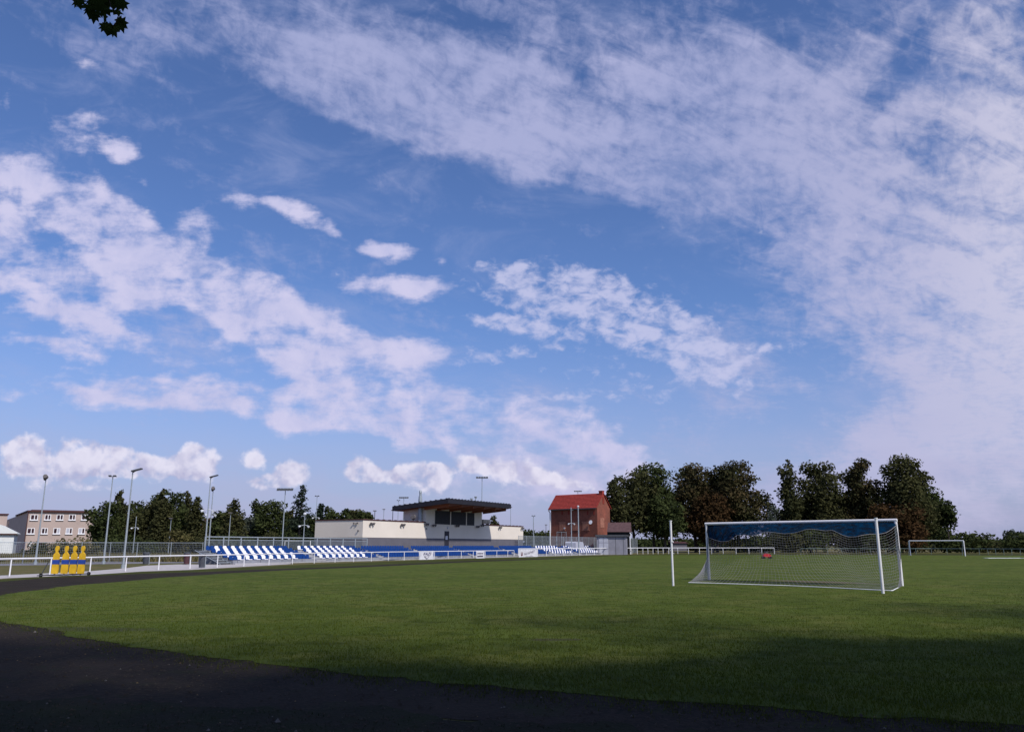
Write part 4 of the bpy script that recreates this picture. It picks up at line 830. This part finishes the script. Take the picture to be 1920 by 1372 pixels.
# roof net: dense blue mesh slung under the bar
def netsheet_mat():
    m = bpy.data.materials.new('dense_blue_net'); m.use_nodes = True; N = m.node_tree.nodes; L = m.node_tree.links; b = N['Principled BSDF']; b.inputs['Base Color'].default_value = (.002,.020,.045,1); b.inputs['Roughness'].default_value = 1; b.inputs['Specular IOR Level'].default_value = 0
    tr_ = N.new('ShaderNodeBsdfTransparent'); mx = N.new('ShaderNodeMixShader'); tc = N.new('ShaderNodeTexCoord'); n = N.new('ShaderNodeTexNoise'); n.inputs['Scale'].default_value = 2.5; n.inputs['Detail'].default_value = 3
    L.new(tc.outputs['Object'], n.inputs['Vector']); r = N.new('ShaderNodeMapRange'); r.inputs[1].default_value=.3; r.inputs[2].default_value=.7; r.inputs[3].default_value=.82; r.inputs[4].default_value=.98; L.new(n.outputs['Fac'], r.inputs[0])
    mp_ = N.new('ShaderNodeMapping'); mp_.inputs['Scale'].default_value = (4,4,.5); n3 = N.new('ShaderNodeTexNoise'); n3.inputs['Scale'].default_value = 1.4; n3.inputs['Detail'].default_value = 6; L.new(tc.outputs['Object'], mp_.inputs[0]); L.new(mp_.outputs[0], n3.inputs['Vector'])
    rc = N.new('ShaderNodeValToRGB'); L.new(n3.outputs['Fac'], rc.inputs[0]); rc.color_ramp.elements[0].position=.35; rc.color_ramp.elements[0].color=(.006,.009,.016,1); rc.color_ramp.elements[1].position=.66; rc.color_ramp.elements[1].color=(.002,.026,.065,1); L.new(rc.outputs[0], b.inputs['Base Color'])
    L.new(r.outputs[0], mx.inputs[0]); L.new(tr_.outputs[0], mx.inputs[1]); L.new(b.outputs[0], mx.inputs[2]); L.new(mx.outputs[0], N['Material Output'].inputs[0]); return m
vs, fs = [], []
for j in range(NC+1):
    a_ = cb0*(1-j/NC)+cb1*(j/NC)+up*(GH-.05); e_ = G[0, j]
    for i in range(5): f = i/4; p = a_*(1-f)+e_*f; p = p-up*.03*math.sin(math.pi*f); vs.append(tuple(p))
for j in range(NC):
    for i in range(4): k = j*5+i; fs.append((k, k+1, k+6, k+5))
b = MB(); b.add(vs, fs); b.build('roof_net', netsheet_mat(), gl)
p = goalR*.28+goalL*.72
b = MB(); pa = goalL*.27+goalR*.73+up*(GH-.08); j = int(NC*.865); b.tube([tuple(pa), tuple(G[0, j])], .006, 4); b.build('guy_rope', MT['net'], gl)
# free-standing net poles behind the goal
for px, pb, ptop, lab in ((1262.4,1098.5,977,'white pole standing alone on the grass left of the near goal'), (1656,1113,972,'white pole in front of the near goal\'s right end')):
    q = gp(px, pb); h = hz(px-(2 if px < 1300 else 14), ptop, *q[:2]); t = thing('net_pole', lab, 'pole', tuple(q), 'poles holding up the net'); 
    b = MB(); b.tube([(q[0],q[1],0),(q[0],q[1],h)], .045 if px > 1300 else .04, 12); b.build('pole', MT['white'], t)
    b = MB(); b.tube([(q[0],q[1],h),(q[0],q[1],h+.03)], .055, 10); b.build('cap', MT['white'], t)
    if px < 1300: b = MB(); b.tube([(q[0],q[1],h*.68),(q[0]+.06,q[1]-.05,h*.68)], .03, 6); b.build('cleat', MT['white'], t)
# far goal
fa, fb = gp(1707.4,1041.2), gp(1810,1042.2); hf = hz(1704.5,1013.6,*fa[:2])
fg = thing('football_goal', 'far white goal without net in front of the dark hedge', 'goal', tuple(fa))
for q in (fa, fb): b = MB(); b.tube([(q[0],q[1],0),(q[0],q[1],hf)], .075, 8); b.build('post', MT['white'], fg, loc=q)
b = MB(); b.tube([(fa[0],fa[1],hf),(fb[0],fb[1],hf)], .075, 8); b.build('crossbar', MT['white'], fg)
for q in (fa, fb): b = MB(); b.tube([(q[0]+.6,q[1]+1.8,0),(q[0]+.25,q[1]+.8,hf)], .03, 6); b.build('stay', MT['galv'], fg)
# goals of the training pitch behind the left stand
def small_goal(px0, px1, Y, py, label):
    a, c = at(px0,1022,Y), at(px1,1022,Y); h = hz(px0, py, 0, Y); t = thing('training_goal', label, 'goal', (a[0],Y,0))
    for q in (a, c): b = MB(); b.tube([(q[0],Y,0),(q[0],Y,h)], .06, 8); b.build('post', MT['white'], t, loc=(q[0],Y,0))
    b = MB(); b.tube([(a[0],Y,h),(c[0],Y,h)], .06, 8); b.build('crossbar', MT['white'], t)
small_goal(534, 581.5, 118, 1013.5, 'pale goal frame showing through the railing left of the clubhouse')
# flat white frame lying at right
q0, q1 = gp(1853,1046.5), gp(1925,1046.5); b = MB()
for p_, r_ in (((q0[0],q0[1]),(q1[0],q1[1])),((q0[0]+.5,q0[1]+2),(q1[0]+.5,q1[1]+2)),((q0[0],q0[1]),(q0[0]+.5,q0[1]+2)),((q1[0],q1[1]),(q1[0]+.5,q1[1]+2))): b.tube([(*p_,.03),(*r_,.03)], .02, 6)
tag(b.build('lying_frame', MT['galv'], None, loc=tuple(q0)), 'white tube frame lying flat on the grass at the far right', 'frame')
# red mower
q = gp(1438,1047); x, y = q[0], q[1]; mw = thing('lawn_mower', 'small red lawn mower standing on the far grass, seen through the net', 'mower', (x,y,0))
b = MB(); b.prism([(x-.45,y-.3,.2),(x+.4,y-.3,.2),(x+.45,y-.3,.35),(x+.2,y-.3,.55),(x-.25,y-.3,.6),(x-.45,y-.3,.4)], (0,.6,0)); b.build('deck', MT['red'], mw)
b = MB(); b.tube([(x-.05,y,.6),(x-.05,y,.78)], .16, 10); b.build('engine', MT['steel_dark'], mw)
for wx in (-.4,.38):
    for wy in (-.36,.28): b = MB(); b.tube([(x+wx,y+wy,.14),(x+wx,y+wy+.08,.14)], .14, 12); b.build('wheel', MT['rubber'], mw)
b = MB(); b.tube([(x-.4,y-.25,.4),(x-1.0,y-.25,1.0),(x-1.0,y+.25,1.0),(x-.4,y+.25,.4)], .02, 6); b.build('handle', MT['steel_dark'], mw)

# ------------------------------------------------------------------ trees
def crown_mesh(lobes, n, size, droop=.3, shell=.55, seed=0):
    rg = np.random.default_rng(seed); vol = np.array([l[3]*l[4]*l[5] for l in lobes])**.7; pr = vol/vol.sum(); idx = rg.choice(len(lobes), n, p=pr); Lb = np.array(lobes)
    d = rg.normal(size=(n,3)); d /= np.linalg.norm(d, axis=1)[:,None]
    rad = shell+(1-shell)*rg.random(n)**.8; inner = rg.random(n) < .25; rad[inner] = rg.random(inner.sum())**.5*shell
    # ragged outline: lobes' radius varies with direction
    rad *= 1+.16*np.sin(d[:,0]*5+idx*1.3)*np.cos(d[:,2]*6+idx*2.1)+rg.normal(0,.06,n)
    c = Lb[idx,:3]+d*rad[:,None]*Lb[idx,3:6]
    ax = rg.normal(size=(n,3)); ax[:,2] *= .5; ax /= np.linalg.norm(ax, axis=1)[:,None]
    nr = d*.6+rg.normal(size=(n,3))*.7+np.array([0,0,.5]); bx = np.cross(nr, ax); bx /= np.linalg.norm(bx, axis=1)[:,None]; ax2 = np.cross(bx, nr); ax2 /= np.linalg.norm(ax2, axis=1)[:,None]
    s = size*(.55+.9*rg.random(n))[:,None]; w = s*(.45+.3*rg.random(n))[:,None]
    v0 = c-ax2*s*.5; v1 = c+bx*w*.5+ax2*s*.05; v2 = c+ax2*s*.5-np.array([0,0,1])*s*droop*.4; v3 = c-bx*w*.5
    V_ = np.stack([v0,v1,v2,v3], 1).reshape(-1,3); Fq = np.arange(n*4).reshape(n,4)
    tone = (rg.random(len(lobes))[idx]*.6+rg.random(n)*.4)-.25
    return V_, Fq, tone
def make_tree(name, label, px, ytop, Y, halfw, kind, leaf, seed, yb=None, n=4500, size=.55, group=None, trunk_r=.3, cat='tree', low=.2, bark='bark', nl=None, X=None, height=None, trunk=True):
    rg = random.Random(seed)
    base = at(px, 1022, Y); x, y = base[0], Y
    Hh = hz(px, ytop, x, y) if height is None else height
    if X is not None: x = X
    zb = Hh*low; t = thing(name, label, cat, (x, y, 0), group); lobes = []
    if kind == 'round':
        m = nl or 26
        for k in range(m):
            f = (k+.5)/m; zz = zb+(Hh-zb)*(.12+.80*f); prof = math.sin(math.pi*min(.97, .14+.74*f))**.65
            a = rg.uniform(0, 2*math.pi); rr = halfw*prof*rg.uniform(.35,.8); lr = halfw*rg.uniform(.26,.42)
            lobes.append((x+rr*math.cos(a), y+rr*math.sin(a), min(zz, Hh-lr*.8), lr, lr, lr*rg.uniform(.6,.9)))
        lobes.append((x, y, (zb+Hh)/2, halfw*.62, halfw*.62, (Hh-zb)*.38)); lobes += [(x+halfw*.42*math.cos(a_), y+halfw*.42*math.sin(a_), zb+(Hh-zb)*f_, halfw*.5, halfw*.5, (Hh-zb)*.2) for a_, f_ in ((0,.35),(3.1,.38),(1.2,.62),(4.2,.60),(5.2,.25),(2.2,.22))]
    elif kind == 'column':
        m = nl or 26
        for k in range(m):
            f = k/(m-1); zz = zb+(Hh-zb)*(.05+.92*f); prof = (1-f)**.55*.8+.22; a = rg.uniform(0, 2*math.pi); rr = halfw*prof*rg.uniform(.1,.6); lr = halfw*prof*rg.uniform(.4,.65)
            lobes.append((x+rr*math.cos(a), y+rr*math.sin(a), min(zz, Hh-lr*.8), lr, lr, lr*rg.uniform(1.0,1.6)))
    elif kind == 'conifer':
        m = nl or 34
        for k in range(m):
            f = k/(m-1); zz = zb+(Hh-zb)*f; rr = halfw*(1-f)**.8*rg.uniform(.3,1.0)+.1; a = rg.uniform(0, 2*math.pi); lr = halfw*(.16+.22*(1-f))
            lobes.append((x+rr*math.cos(a), y+rr*math.sin(a), zz, lr*1.3, lr*1.3, lr*.55))
    elif kind == 'bush':
        for k in range(nl or 12):
            a = rg.uniform(0, 2*math.pi); rr = halfw*rg.uniform(0,.65); lr = halfw*rg.uniform(.28,.5); zz = Hh*rg.uniform(.15,.75)
            lobes.append((x+rr*math.cos(a), y+rr*math.sin(a), min(zz, Hh-lr*.8*.7), lr, lr, lr*.8))
    V_, Fq, tone = crown_mesh(lobes, n, size, seed=seed)
    keep = V_[:,2].reshape(-1,4).min(1) > .02; V_ = V_.reshape(-1,4,3)[keep].reshape(-1,3); tone = tone[keep]; Fq = np.arange(len(V_)).reshape(-1,4)
    big_mesh('crown' if cat == 'tree' else 'foliage', V_, Fq, LEAF[leaf], t, tone)
    if trunk:
        b = MB(); lean = rg.uniform(-.04,.04); th = zb+(Hh-zb)*.55
        b.tube([(x,y,-.1),(x,y,.3),(x+lean*th*.5,y,th*.5),(x+lean*th,y,th)], [trunk_r*1.35, trunk_r, trunk_r*.75, trunk_r*.3], 9)
        for k in range(7):
            l = rg.choice(lobes); z0_ = zb*.8+(th-zb*.8)*rg.random(); b.tube([(x+lean*z0_,y,z0_), ((x+l[0])/2,(y+l[1])/2,(z0_+l[2])/2+.3), (l[0],l[1],l[2])], [trunk_r*.42, trunk_r*.25, trunk_r*.08], 6)
        b.build('trunk' if cat == 'tree' else 'stem', MT[bark], t)
    return t
GA = 'broad trees in the group right of the brick building'
make_tree('maple_tree','leafy maple with open lower branches touching the brick building',1190,878,168,5.91,'round','olive',11,n=7800,size=.62,trunk_r=.34,low=.16,nl=30)
make_tree('maple_tree','small leafy tree with low branches hanging over the brick building gable',1158,893,156,2.9,'round','olive',10,n=2600,size=.55,trunk_r=.16,low=.34,nl=20)
make_tree('maple_tree','tall green maple with ragged top, second from the brick building',1226,862,172,5.38,'round','green',12,n=8400,size=.62,trunk_r=.3,low=.15,nl=30)
make_tree('chestnut_tree','low green tree with forked trunk beside the single white pole',1248,925,166,4.84,'round','green',13,n=5400,size=.6,trunk_r=.3,low=.2)
make_tree('chestnut_tree','rusty-topped chestnut in the middle of the left tree group',1305,866,176,6.99,'round','mixed',14,n=11250,size=.62,trunk_r=.4,low=.14,nl=32)
make_tree('chestnut_tree','lower rust-brown chestnut in front of the goal\'s left end trees',1336,922,168,5.24,'round','rust',15,n=6900,size=.6,trunk_r=.33,low=.12)
make_tree('chestnut_tree','largest dark chestnut at the right of the left tree group',1386,858,174,7.26,'round','mixed',16,n=12750,size=.62,trunk_r=.42,low=.1,nl=36)
make_tree('chestnut_tree','dark green tree squeezed behind, between the rusty and the largest chestnut',1345,885,186,6.05,'round','green',17,n=7500,size=.65,trunk_r=.35,low=.1)
make_tree('poplar_tree','small pale distant tree in the gap between the two tree groups',1455,938,215,4.0,'round','far',18,n=2600,size=.7,trunk_r=.25,low=.05)
make_tree('alder_tree','narrow spiky-topped tree, leftmost of the right tree group',1487,860,170,3.92,'column','olive',21,n=6300,size=.6,trunk_r=.25,low=.05)
make_tree('alder_tree','dense rounded tree second from left in the right tree group',1546,859,172,5.64,'round','olive',22,n=10500,size=.6,trunk_r=.33,low=.05,nl=32)
make_tree('chestnut_tree','tall narrow rust-tinged tree in the middle of the right tree group',1620,854,172,4.70,'round','mixed',23,n=9750,size=.6,trunk_r=.33,low=.05,nl=30)
make_tree('linden_tree','widest light-flecked tree at the right of the right tree group',1708,849,168,7.26,'round','olive',24,n=12750,size=.62,trunk_r=.4,low=.08,nl=38)
make_tree('linden_tree','small leafy side tree poking out right of the widest tree',1781,935,168,2.28,'round','green',25,n=1875,size=.55,trunk_r=.16,low=.45,nl=10)
make_tree('chestnut_tree','rust-brown low crown behind the near goal\'s right post',1690,935,164,5.91,'round','rust',26,n=7800,size=.6,trunk_r=.3,low=.04)
make_tree('linden_tree','dark low-crowned tree behind the crossbar centre',1590,915,180,6.18,'round','green',27,n=7800,size=.65,trunk_r=.3,low=.03)
make_tree('linden_tree','dark low-crowned tree behind the crossbar left of centre',1520,925,180,5.91,'round','mixed',28,n=7200,size=.65,trunk_r=.3,low=.03)
make_tree('linden_tree','dark tree filling behind the widest linden',1745,905,182,6.05,'round','green',29,n=7500,size=.65,trunk_r=.3,low=.04)
# understorey and far hedges
for i, (px, yt, hw, lf, lab) in enumerate([(1470,985,4.2,'olive','low dark bush under the narrow leftmost alder'),(1530,990,4.2,'green','low green bush behind the net, left part'),(1590,988,4.2,'olive','low olive bush behind the net, middle'),(1650,988,4.2,'green','low bush behind the two white uprights'),
    (1715,985,4.5,'olive','dark bush left inside the far goal frame'),(1770,992,4.6,'green','dark bush right inside the far goal frame'),(1815,1001,4.6,'green','round bush just right of the far goal'),(1845,1006,4.0,'olive','hedge bush between far goal and the right edge'),(1880,1008,4.0,'green','hedge bush below the bluish tree at the right edge'),(1917,1004,4.4,'green','hedge bush cut by the right picture edge'),
    (1430,1003,3.5,'green','low bush seen through the net left part'),(1395,1008,3.2,'olive','low bush at the foot of the largest chestnut')]):
    make_tree('hedge_bush', lab, px, yt, 164+(i % 3)*4, hw*1.25, 'bush', lf, 40+i, n=1500, size=.6, cat='bush', trunk_r=.1)
make_tree('poplar_tree','bluish distant tree at the right edge of the picture',1905,991,190,3.2,'round','far',60,n=1600,size=.6,trunk_r=.2,low=.1)
for i, (px, yt, hw, lab) in enumerate([(993,989,3.5,'dark bush between clubhouse and brick building, left one'),(1010,987,3.6,'dark bush between clubhouse and brick building, middle one'),(1024,990,3.2,'dark bush touching the brick building\'s left wall')]):
    make_tree('hedge_bush', lab, px, yt, 172, hw, 'bush', 'green', 64+i, n=1300, size=.6, cat='bush', trunk_r=.1)
make_tree('poplar_tree','little treetop above the right wing roof of the clubhouse',926,966,150,1.6,'column','olive',68,n=700,size=.45,trunk_r=.12,low=.5)
def far_wood(p0, p1, Y, row, seed, label, leaf='far'):
    rg = random.Random(seed); lob = []; px = p0
    while px < p1:
        q = at(px, row+rg.uniform(-3, 3), Y+rg.uniform(-8, 8)); h = q[2]; lob.append((q[0], q[1], h*.5, rg.uniform(2.5,4.5), 3, h*.5)); px += rg.uniform(5, 9)
    V_, Fq, tone = crown_mesh(lob, 260*len(lob), 1.0, seed=seed); V_[:,2] = np.maximum(V_[:,2], .0)
    o = big_mesh('distant_wood', V_, Fq, LEAF[leaf], None, tone, loc=tuple(at(p0, 1022, Y)[:2])+(0,)); stuff(o); tag(o, label, 'wood')
far_wood(1135, 1500, 240, 1010, 301, 'dark distant wood glimpsed between the trunks behind the white rail', 'green')
far_wood(1700, 2000, 300, 1009, 302, 'low distant wood along the horizon at the far right')
far_wood(-60, 620, 220, 1008, 303, 'low distant wood behind the trees on the left', 'green')
# left group
LT = [(196,935,2.7,'round','green','broad dark tree overlapping the pink building\'s right end'),(217,915,1.6,'column','olive','narrow pointed tree behind the left mast of the pair'),(246,936,3.4,'round','green','dark tree behind the right mast of the pair'),(272,938,3.0,'round','olive','lower olive tree just right of the mast pair'),
      (286,924,2.2,'column','green','pointed tree left of the feathery pair'),(298,914,1.8,'column','olive','thin feathery-topped tree in the left wood'),(318,913,2.8,'round','green','tallest rounded tree in the left wood'),(341,920,2.2,'column','olive','pointed tree behind the short lamp post'),(364,930,2.1,'column','olive','slim airy tree at the right of the left wood'),
      (404,955,2.6,'round','green','low tree right of the stand-end masts'),(433,935,2.0,'column','olive','leaning pointed tree behind the railing'),(455,966,2.4,'round','far','small greyish tree in the left gap'),(476,935,2.2,'column','green','pointed green tree, left of the bank floodlight pair'),(508,935,2.9,'round','green','rounded dark tree just left of the bank floodlight'),
      (541,955,2.0,'column','olive','small tree between bank floodlight and pine'),(574,965,2.2,'round','green','small dark tree right of the pine'),(597,942,1.5,'column','spruce','thin pointed tree behind the clubhouse\'s left corner'),(613,948,1.7,'column','green','small pointed tree over the left wing, leftmost'),(634,951,1.9,'round','green','rounded tree over the left wing'),
      (662,953,1.9,'round','olive','olive tree over the middle of the left wing'),(683,957,1.7,'round','green','last low tree over the left wing, nearest the forked posts')]
for i, (px, yt, hw, kd, lf, lab) in enumerate(LT):
    Y = 132+(i*7 % 5)*3; make_tree('birch_tree' if kd == 'column' else 'willow_tree', lab, px, yt, Y, hw*1.3, kd, lf, 80+i, n=int(3400+900*hw), size=.44, trunk_r=.16, low=.03 if px < 640 else .3, bark='bark' if i % 3 else 'birch')
make_tree('pine_tree','tall sparse pine left of the clubhouse',560,911,128,2.9,'conifer','spruce',120,n=3600,size=.36,trunk_r=.2,low=.12)
for i, (px, yt, hw, Y, lf, lab) in enumerate([(335,985,2.2,112,'scrub','round yellowish green bush in front of the left wood'),(128,1004,3.0,100,'scrub','low brownish bush in front of the pink building'),(158,1012,3.0,104,'scrub','low dry bush right of the brownish bush'),(70,1014,2.0,104,'olive','small bush by the pink building\'s basement windows'),
      (385,1000,2.2,122,'olive','bush at the foot of the stand-end trees'),(455,990,2.4,122,'green','dark bush behind the railing'),(545,985,2.5,124,'green','dark bush behind the goal frame'),(230,1003,3.2,122,'green','dark bush between the mast pair'),(285,1003,3.0,122,'green','dark low bush under the left wood'),(500,990,2.6,124,'olive','olive bush under the rounded dark tree'),(420,993,2.4,124,'green','dark bush left behind the railing')]):
    make_tree('scrub_bush', lab, px, yt, Y, hw, 'bush', lf, 140+i, n=1500, size=.3, cat='bush', trunk_r=.06)
# rough grass tufts beyond the mesh fence
def tufts(name, poly_fn, n, hgt, wid, m, label_seed, tone=True):
    rg = np.random.default_rng(label_seed); P = poly_fn(rg, n); n = len(P); a = rg.random(n)*2*np.pi; h = hgt*(.5+rg.random(n)); w = wid*(.6+.8*rg.random(n)); bend = rg.normal(0,.35,(n,2))
    dx = np.cos(a)*w; dy = np.sin(a)*w; V_ = np.zeros((n,3,3)); V_[:,0] = np.stack([P[:,0]-dx, P[:,1]-dy, P[:,2]], 1); V_[:,1] = np.stack([P[:,0]+dx, P[:,1]+dy, P[:,2]], 1)
    V_[:,2] = np.stack([P[:,0]+bend[:,0]*h, P[:,1]+bend[:,1]*h, P[:,2]+h], 1)
    return stuff(big_mesh(name, V_.reshape(-1,3), np.arange(n*3).reshape(n,3), m, None, rg.random(n)-.2))
def far_field(rg, n):
    Y = 62+rg.random(n)**.8*60; X = (-.66+rg.random(n)*.30)*Y; ok = ~((Y > 60) & (Y < 76)); return np.stack([X, Y, np.zeros(n)], 1)[ok]
tufts('rough_grass', far_field, 45000, .38, .08, leaf_mat('dry_grass_blades', (.09,.09,.035), (.14,.12,.055), (.20,.16,.085), .3), 5)
# pitch blades close to the camera
from mathutils.geometry import delaunay_2d_cdt
pp = np.array([p[:2] for p in pitch_poly])
def inside(X, Y, poly):
    r = np.zeros(len(X), bool); n = len(poly); j = n-1
    for i in range(n):
        xi, yi = poly[i]; xj, yj = poly[j]
        c = ((yi > Y) != (yj > Y)) & (X < (xj-xi)*(Y-yi)/(yj-yi+1e-12)+xi); r ^= c; j = i
    return r
def near_field(rg, n):
    Y = 6.2*(46/6.2)**rg.random(n); Y = Y[rg.random(n) < np.clip(1.15-Y/44, 0, 1)]; n = len(Y); X = (rg.random(n)*2-1)*.80*Y; jx = rg.normal(0,.26,n); ok = inside(X+jx, Y+jx, pp); return np.stack([X, Y, np.full(n,.012)], 1)[ok]
tufts('pitch_grass', near_field, 420000, .030, .0040, leaf_mat('pitch_grass_blades', (.052,.074,.009), (.074,.098,.013), (.105,.118,.022), .6), 6)
def edge_tufts(rg, n):
    Y = 6.2*(26/6.2)**rg.random(n); X = (rg.random(n)*2-1)*.80*Y; a = inside(X, Y, pp); b_ = inside(X, Y+.75*np.sqrt(rg.random(n))*rg.random(n)*1.6, pp); ok = (~a) & b_
    k = np.sin(X*7)+np.sin(X*17+1)+np.sin(X*3.1+2) > -.3; ok &= k; return np.stack([X, Y, np.full(n,.008)], 1)[ok]
tufts('turf_edge_grass', edge_tufts, 260000, .026, .0042, leaf_mat('turf_edge_blades', (.03,.04,.008), (.05,.06,.014), (.08,.075,.025), .7), 16)
tp_ = np.array([p[:2] for p in trk])
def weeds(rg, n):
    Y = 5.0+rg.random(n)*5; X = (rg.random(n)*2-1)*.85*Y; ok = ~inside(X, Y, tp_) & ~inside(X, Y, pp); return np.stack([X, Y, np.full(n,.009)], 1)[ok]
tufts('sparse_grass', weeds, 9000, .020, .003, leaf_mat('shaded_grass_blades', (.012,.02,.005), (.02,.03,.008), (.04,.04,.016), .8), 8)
# fallen leaves and stones on the cinder
def litter():
    rg = np.random.default_rng(9); V_ = []; n = 300
    Y = 6.2+rg.random(n)**1.3*12; X = (rg.random(n)*2-1)*.75*Y; ok = ~inside(X, Y, pp)
    b = MB()
    for x, y in zip(X[ok], Y[ok]):
        s = rg.uniform(.006,.018) if rg.random() > .1 else rg.uniform(.02,.035); a = rg.random()*6.28; ca, sa_ = math.cos(a)*s, math.sin(a)*s; z = .012
        if rg.random() < .6: b.add([(x-ca,y-sa_,z),(x+sa_*.6,y-ca*.6,z+s*.5),(x+ca,y+sa_,z+s*.2),(x-sa_*.6,y+ca*.6,z+s*.1)], [(0,1,2,3)], 0)
        else: b.add([(x-ca,y-sa_,z),(x+sa_,y-ca,z),(x+ca,y+sa_,z),(x-sa_,y+ca,z),(x,y,z+s)], [(0,1,4),(1,2,4),(2,3,4),(3,0,4)], 1)
    stuff(b.build('leaf_litter', [mat('dry_leaf', (.20,.13,.05), .4, 20, .8), mat('pale_grit', (.13,.12,.11), .4, 20, .9)]))
litter()
def clods():
    rg = np.random.default_rng(19); n = 16000; Y = 5.6+rg.random(n)**1.5*16; X = (rg.random(n)*2-1)*.75*Y; ok = ~inside(X, Y, pp); X, Y = X[ok], Y[ok]; n = len(X)
    s_ = (.003+.012*rg.random(n)**3)*(1+Y/14); a = rg.random(n)*6.28; ca, sa_ = np.cos(a)*s_, np.sin(a)*s_; z = np.full(n, .010); V_ = np.zeros((n,4,3))
    V_[:,0] = np.stack([X-ca, Y-sa_, z], 1); V_[:,1] = np.stack([X+sa_*1.2, Y-ca, z], 1); V_[:,2] = np.stack([X+ca, Y+sa_*.8, z], 1); V_[:,3] = np.stack([X, Y, z+s_*.9], 1)
    Fq = (np.arange(n)*4)[:,None,None]+np.array([[0,1,3],[1,2,3],[2,0,3]])[None]
    stuff(big_mesh('cinder_crumbs', V_.reshape(-1,3), Fq.reshape(-1,3), mat('cinder_crumb', (.03,.024,.018), .2, 30, .95, col2=(.06,.046,.034))))
clods()

# ------------------------------------------------------------------ maple overhead, its drooping twig in view top left
tip = at(190, 22, 4.4); mt = thing('maple_tree', 'overhanging maple whose dark leafy twig droops in at the top left', 'tree', (-10.5, -2.5, 0))
b = MB(); b.tube([(-10.5,-2.5,-.1),(-10.4,-2.4,3),(-10.1,-2.2,7),(-9.8,-2,11)], [.42,.34,.26,.12], 12)
br = [(-10.2,-2.3,6.2),(-7.5,.2,8.4),(-5.2,2.6,7.9),(-3.4,4.0,6.4),(tip[0]-.12,4.35,tip[2]+.62),(tip[0]+.02,4.4,tip[2]+.12)]
b.tube(br, [.16,.1,.06,.03,.010,.004], 8); b.build('trunk', MT['bark'], mt)
b = MB(); tw = [(tip[0]-.1,4.36,tip[2]+.5), tuple(tip+np.array([.06,0,.03])), tuple(at(222,30,4.4)), tuple(at(214,52,4.4))]
b.tube(tw, .003, 5); b.tube([tuple(tip+np.array([0,0,.06])), tuple(at(178,18,4.38)), tuple(at(160,20,4.38))], .0025, 5); b.build('twig', MT['bark'], mt)
leafpts = [(0,-.5),(.10,-.42),(.40,-.48),(.28,-.25),(.50,-.05),(.30,.0),(.36,.30),(.16,.20),(0,.55),(-.16,.20),(-.36,.30),(-.30,.0),(-.50,-.05),(-.28,-.25),(-.40,-.48),(-.10,-.42)]
lm = bpy.data.meshes.new('maple_leaf'); lv = [(x*.1, y*.1, -.25*.1*(x*x)*2+.01*math.sin(5*y)) for x, y in leafpts]+[(0,0,.006)]
lm.from_pydata(lv, [], [(i, (i+1) % 16, 16) for i in range(16)]); lm.materials.append(LEAF['maple'])
rr = random.Random(3)
for (px, py, sc) in [(148,6,1.0),(160,12,1.1),(172,4,1.1),(168,20,1.0),(180,24,1.0),(186,12,1.1),(176,32,.85),(196,4,1.15),(206,10,1.1),(200,22,1.0),(216,6,1.0),(226,10,.9),(214,22,.9),(196,38,.8),(202,46,.9),(198,54,.85),(208,58,.85),(216,60,.95),(222,52,1.0),(228,48,.95),(226,40,.7),(212,50,.6),(154,-4,1.0),(190,-6,1.1),(215,-8,1.1),(175,-8,1)]:
    q = at(px, py, 4.4+rr.uniform(-.12,.12)); o = bpy.data.objects.new('leaf', lm); COL.objects.link(o); o.parent = mt; o.location = Vector(q)-parent_world(mt)
    o.rotation_euler = (R(90)+rr.uniform(-.7,.7), rr.uniform(-.6,.6), rr.uniform(-.7,.7)+math.pi*0); o.rotation_euler.rotate_axis('Z', math.pi+rr.uniform(-.9,.9)); o.scale = (sc, sc, sc)
lob = []
rg_ = random.Random(5)
for k in range(26):
    a = rg_.uniform(0, 6.28); rr_ = rg_.uniform(.5,4.2); lob.append((-10.2+rr_*math.cos(a), -2.2+rr_*math.sin(a)*.9, rg_.uniform(6.5,13.5), 1.6, 1.6, 1.1))
V_, Fq, tone = crown_mesh(lob, 6000, .30, seed=77); big_mesh('crown', V_, Fq, LEAF['green'], mt, tone)
# unseen trees added behind and right of the camera to shade the foreground
def shade_tree(x, y, h, w, sd, lab, n=9000):
    rg = random.Random(sd); t = thing('linden_tree', lab, 'tree', (x, y, 0), 'unseen trees added to shade the foreground'); lob = []
    for k in range(22):
        f = (k+.5)/22; a = rg.uniform(0, 6.28); rr_ = w*math.sin(math.pi*(.15+.7*f))*rg.uniform(.2,.75); lr = w*rg.uniform(.3,.42); lob.append((x+rr_*math.cos(a), y+rr_*math.sin(a), h*(.44+.48*f), lr, lr, lr*.8))
    lob.append((x, y, h*.68, w*.75, w*.75, h*.24)); V_, Fq, tone = crown_mesh(lob, n, .62 if n > 5000 else .34, seed=sd); big_mesh('crown', V_, Fq, LEAF['green'], t, tone)
    b = MB(); b.tube([(x,y,-.1),(x,y,h*.3),(x,y,h*.7)], [.5,.4,.15], 10); b.build('trunk', MT['bark'], t)
for i, (x, y, h, w) in enumerate(SHADE := [(-5,-8,20,6),(3,-7,20,6),(11,-5,20,6),(19,-2,20,6),(27,2,21,6),(36,7,21,6)]):
    shade_tree(x, y, h, w, 200+i, 'unseen tall tree added behind and right of the viewpoint to shade the foreground')
for i, (x, y, h, w, n) in enumerate([(-2,-7,26,7,2400),(7,-4,26,7,2200),(16,-1,26,7,2200),(25,3,26,7,2200),(34,8,26,7,2200),(1.5,-1.5,20,5,2300)]):
    shade_tree(x, y, h, w, 220+i, 'unseen tall tree added behind and right of the viewpoint to shade the foreground', n)
print('objects', len(bpy.data.objects), 'goal', goalL, goalR, np.linalg.norm(goalR-goalL), 'AZ', math.degrees(AZ), 'stand len', sR-sL, 'seats', len(seats))
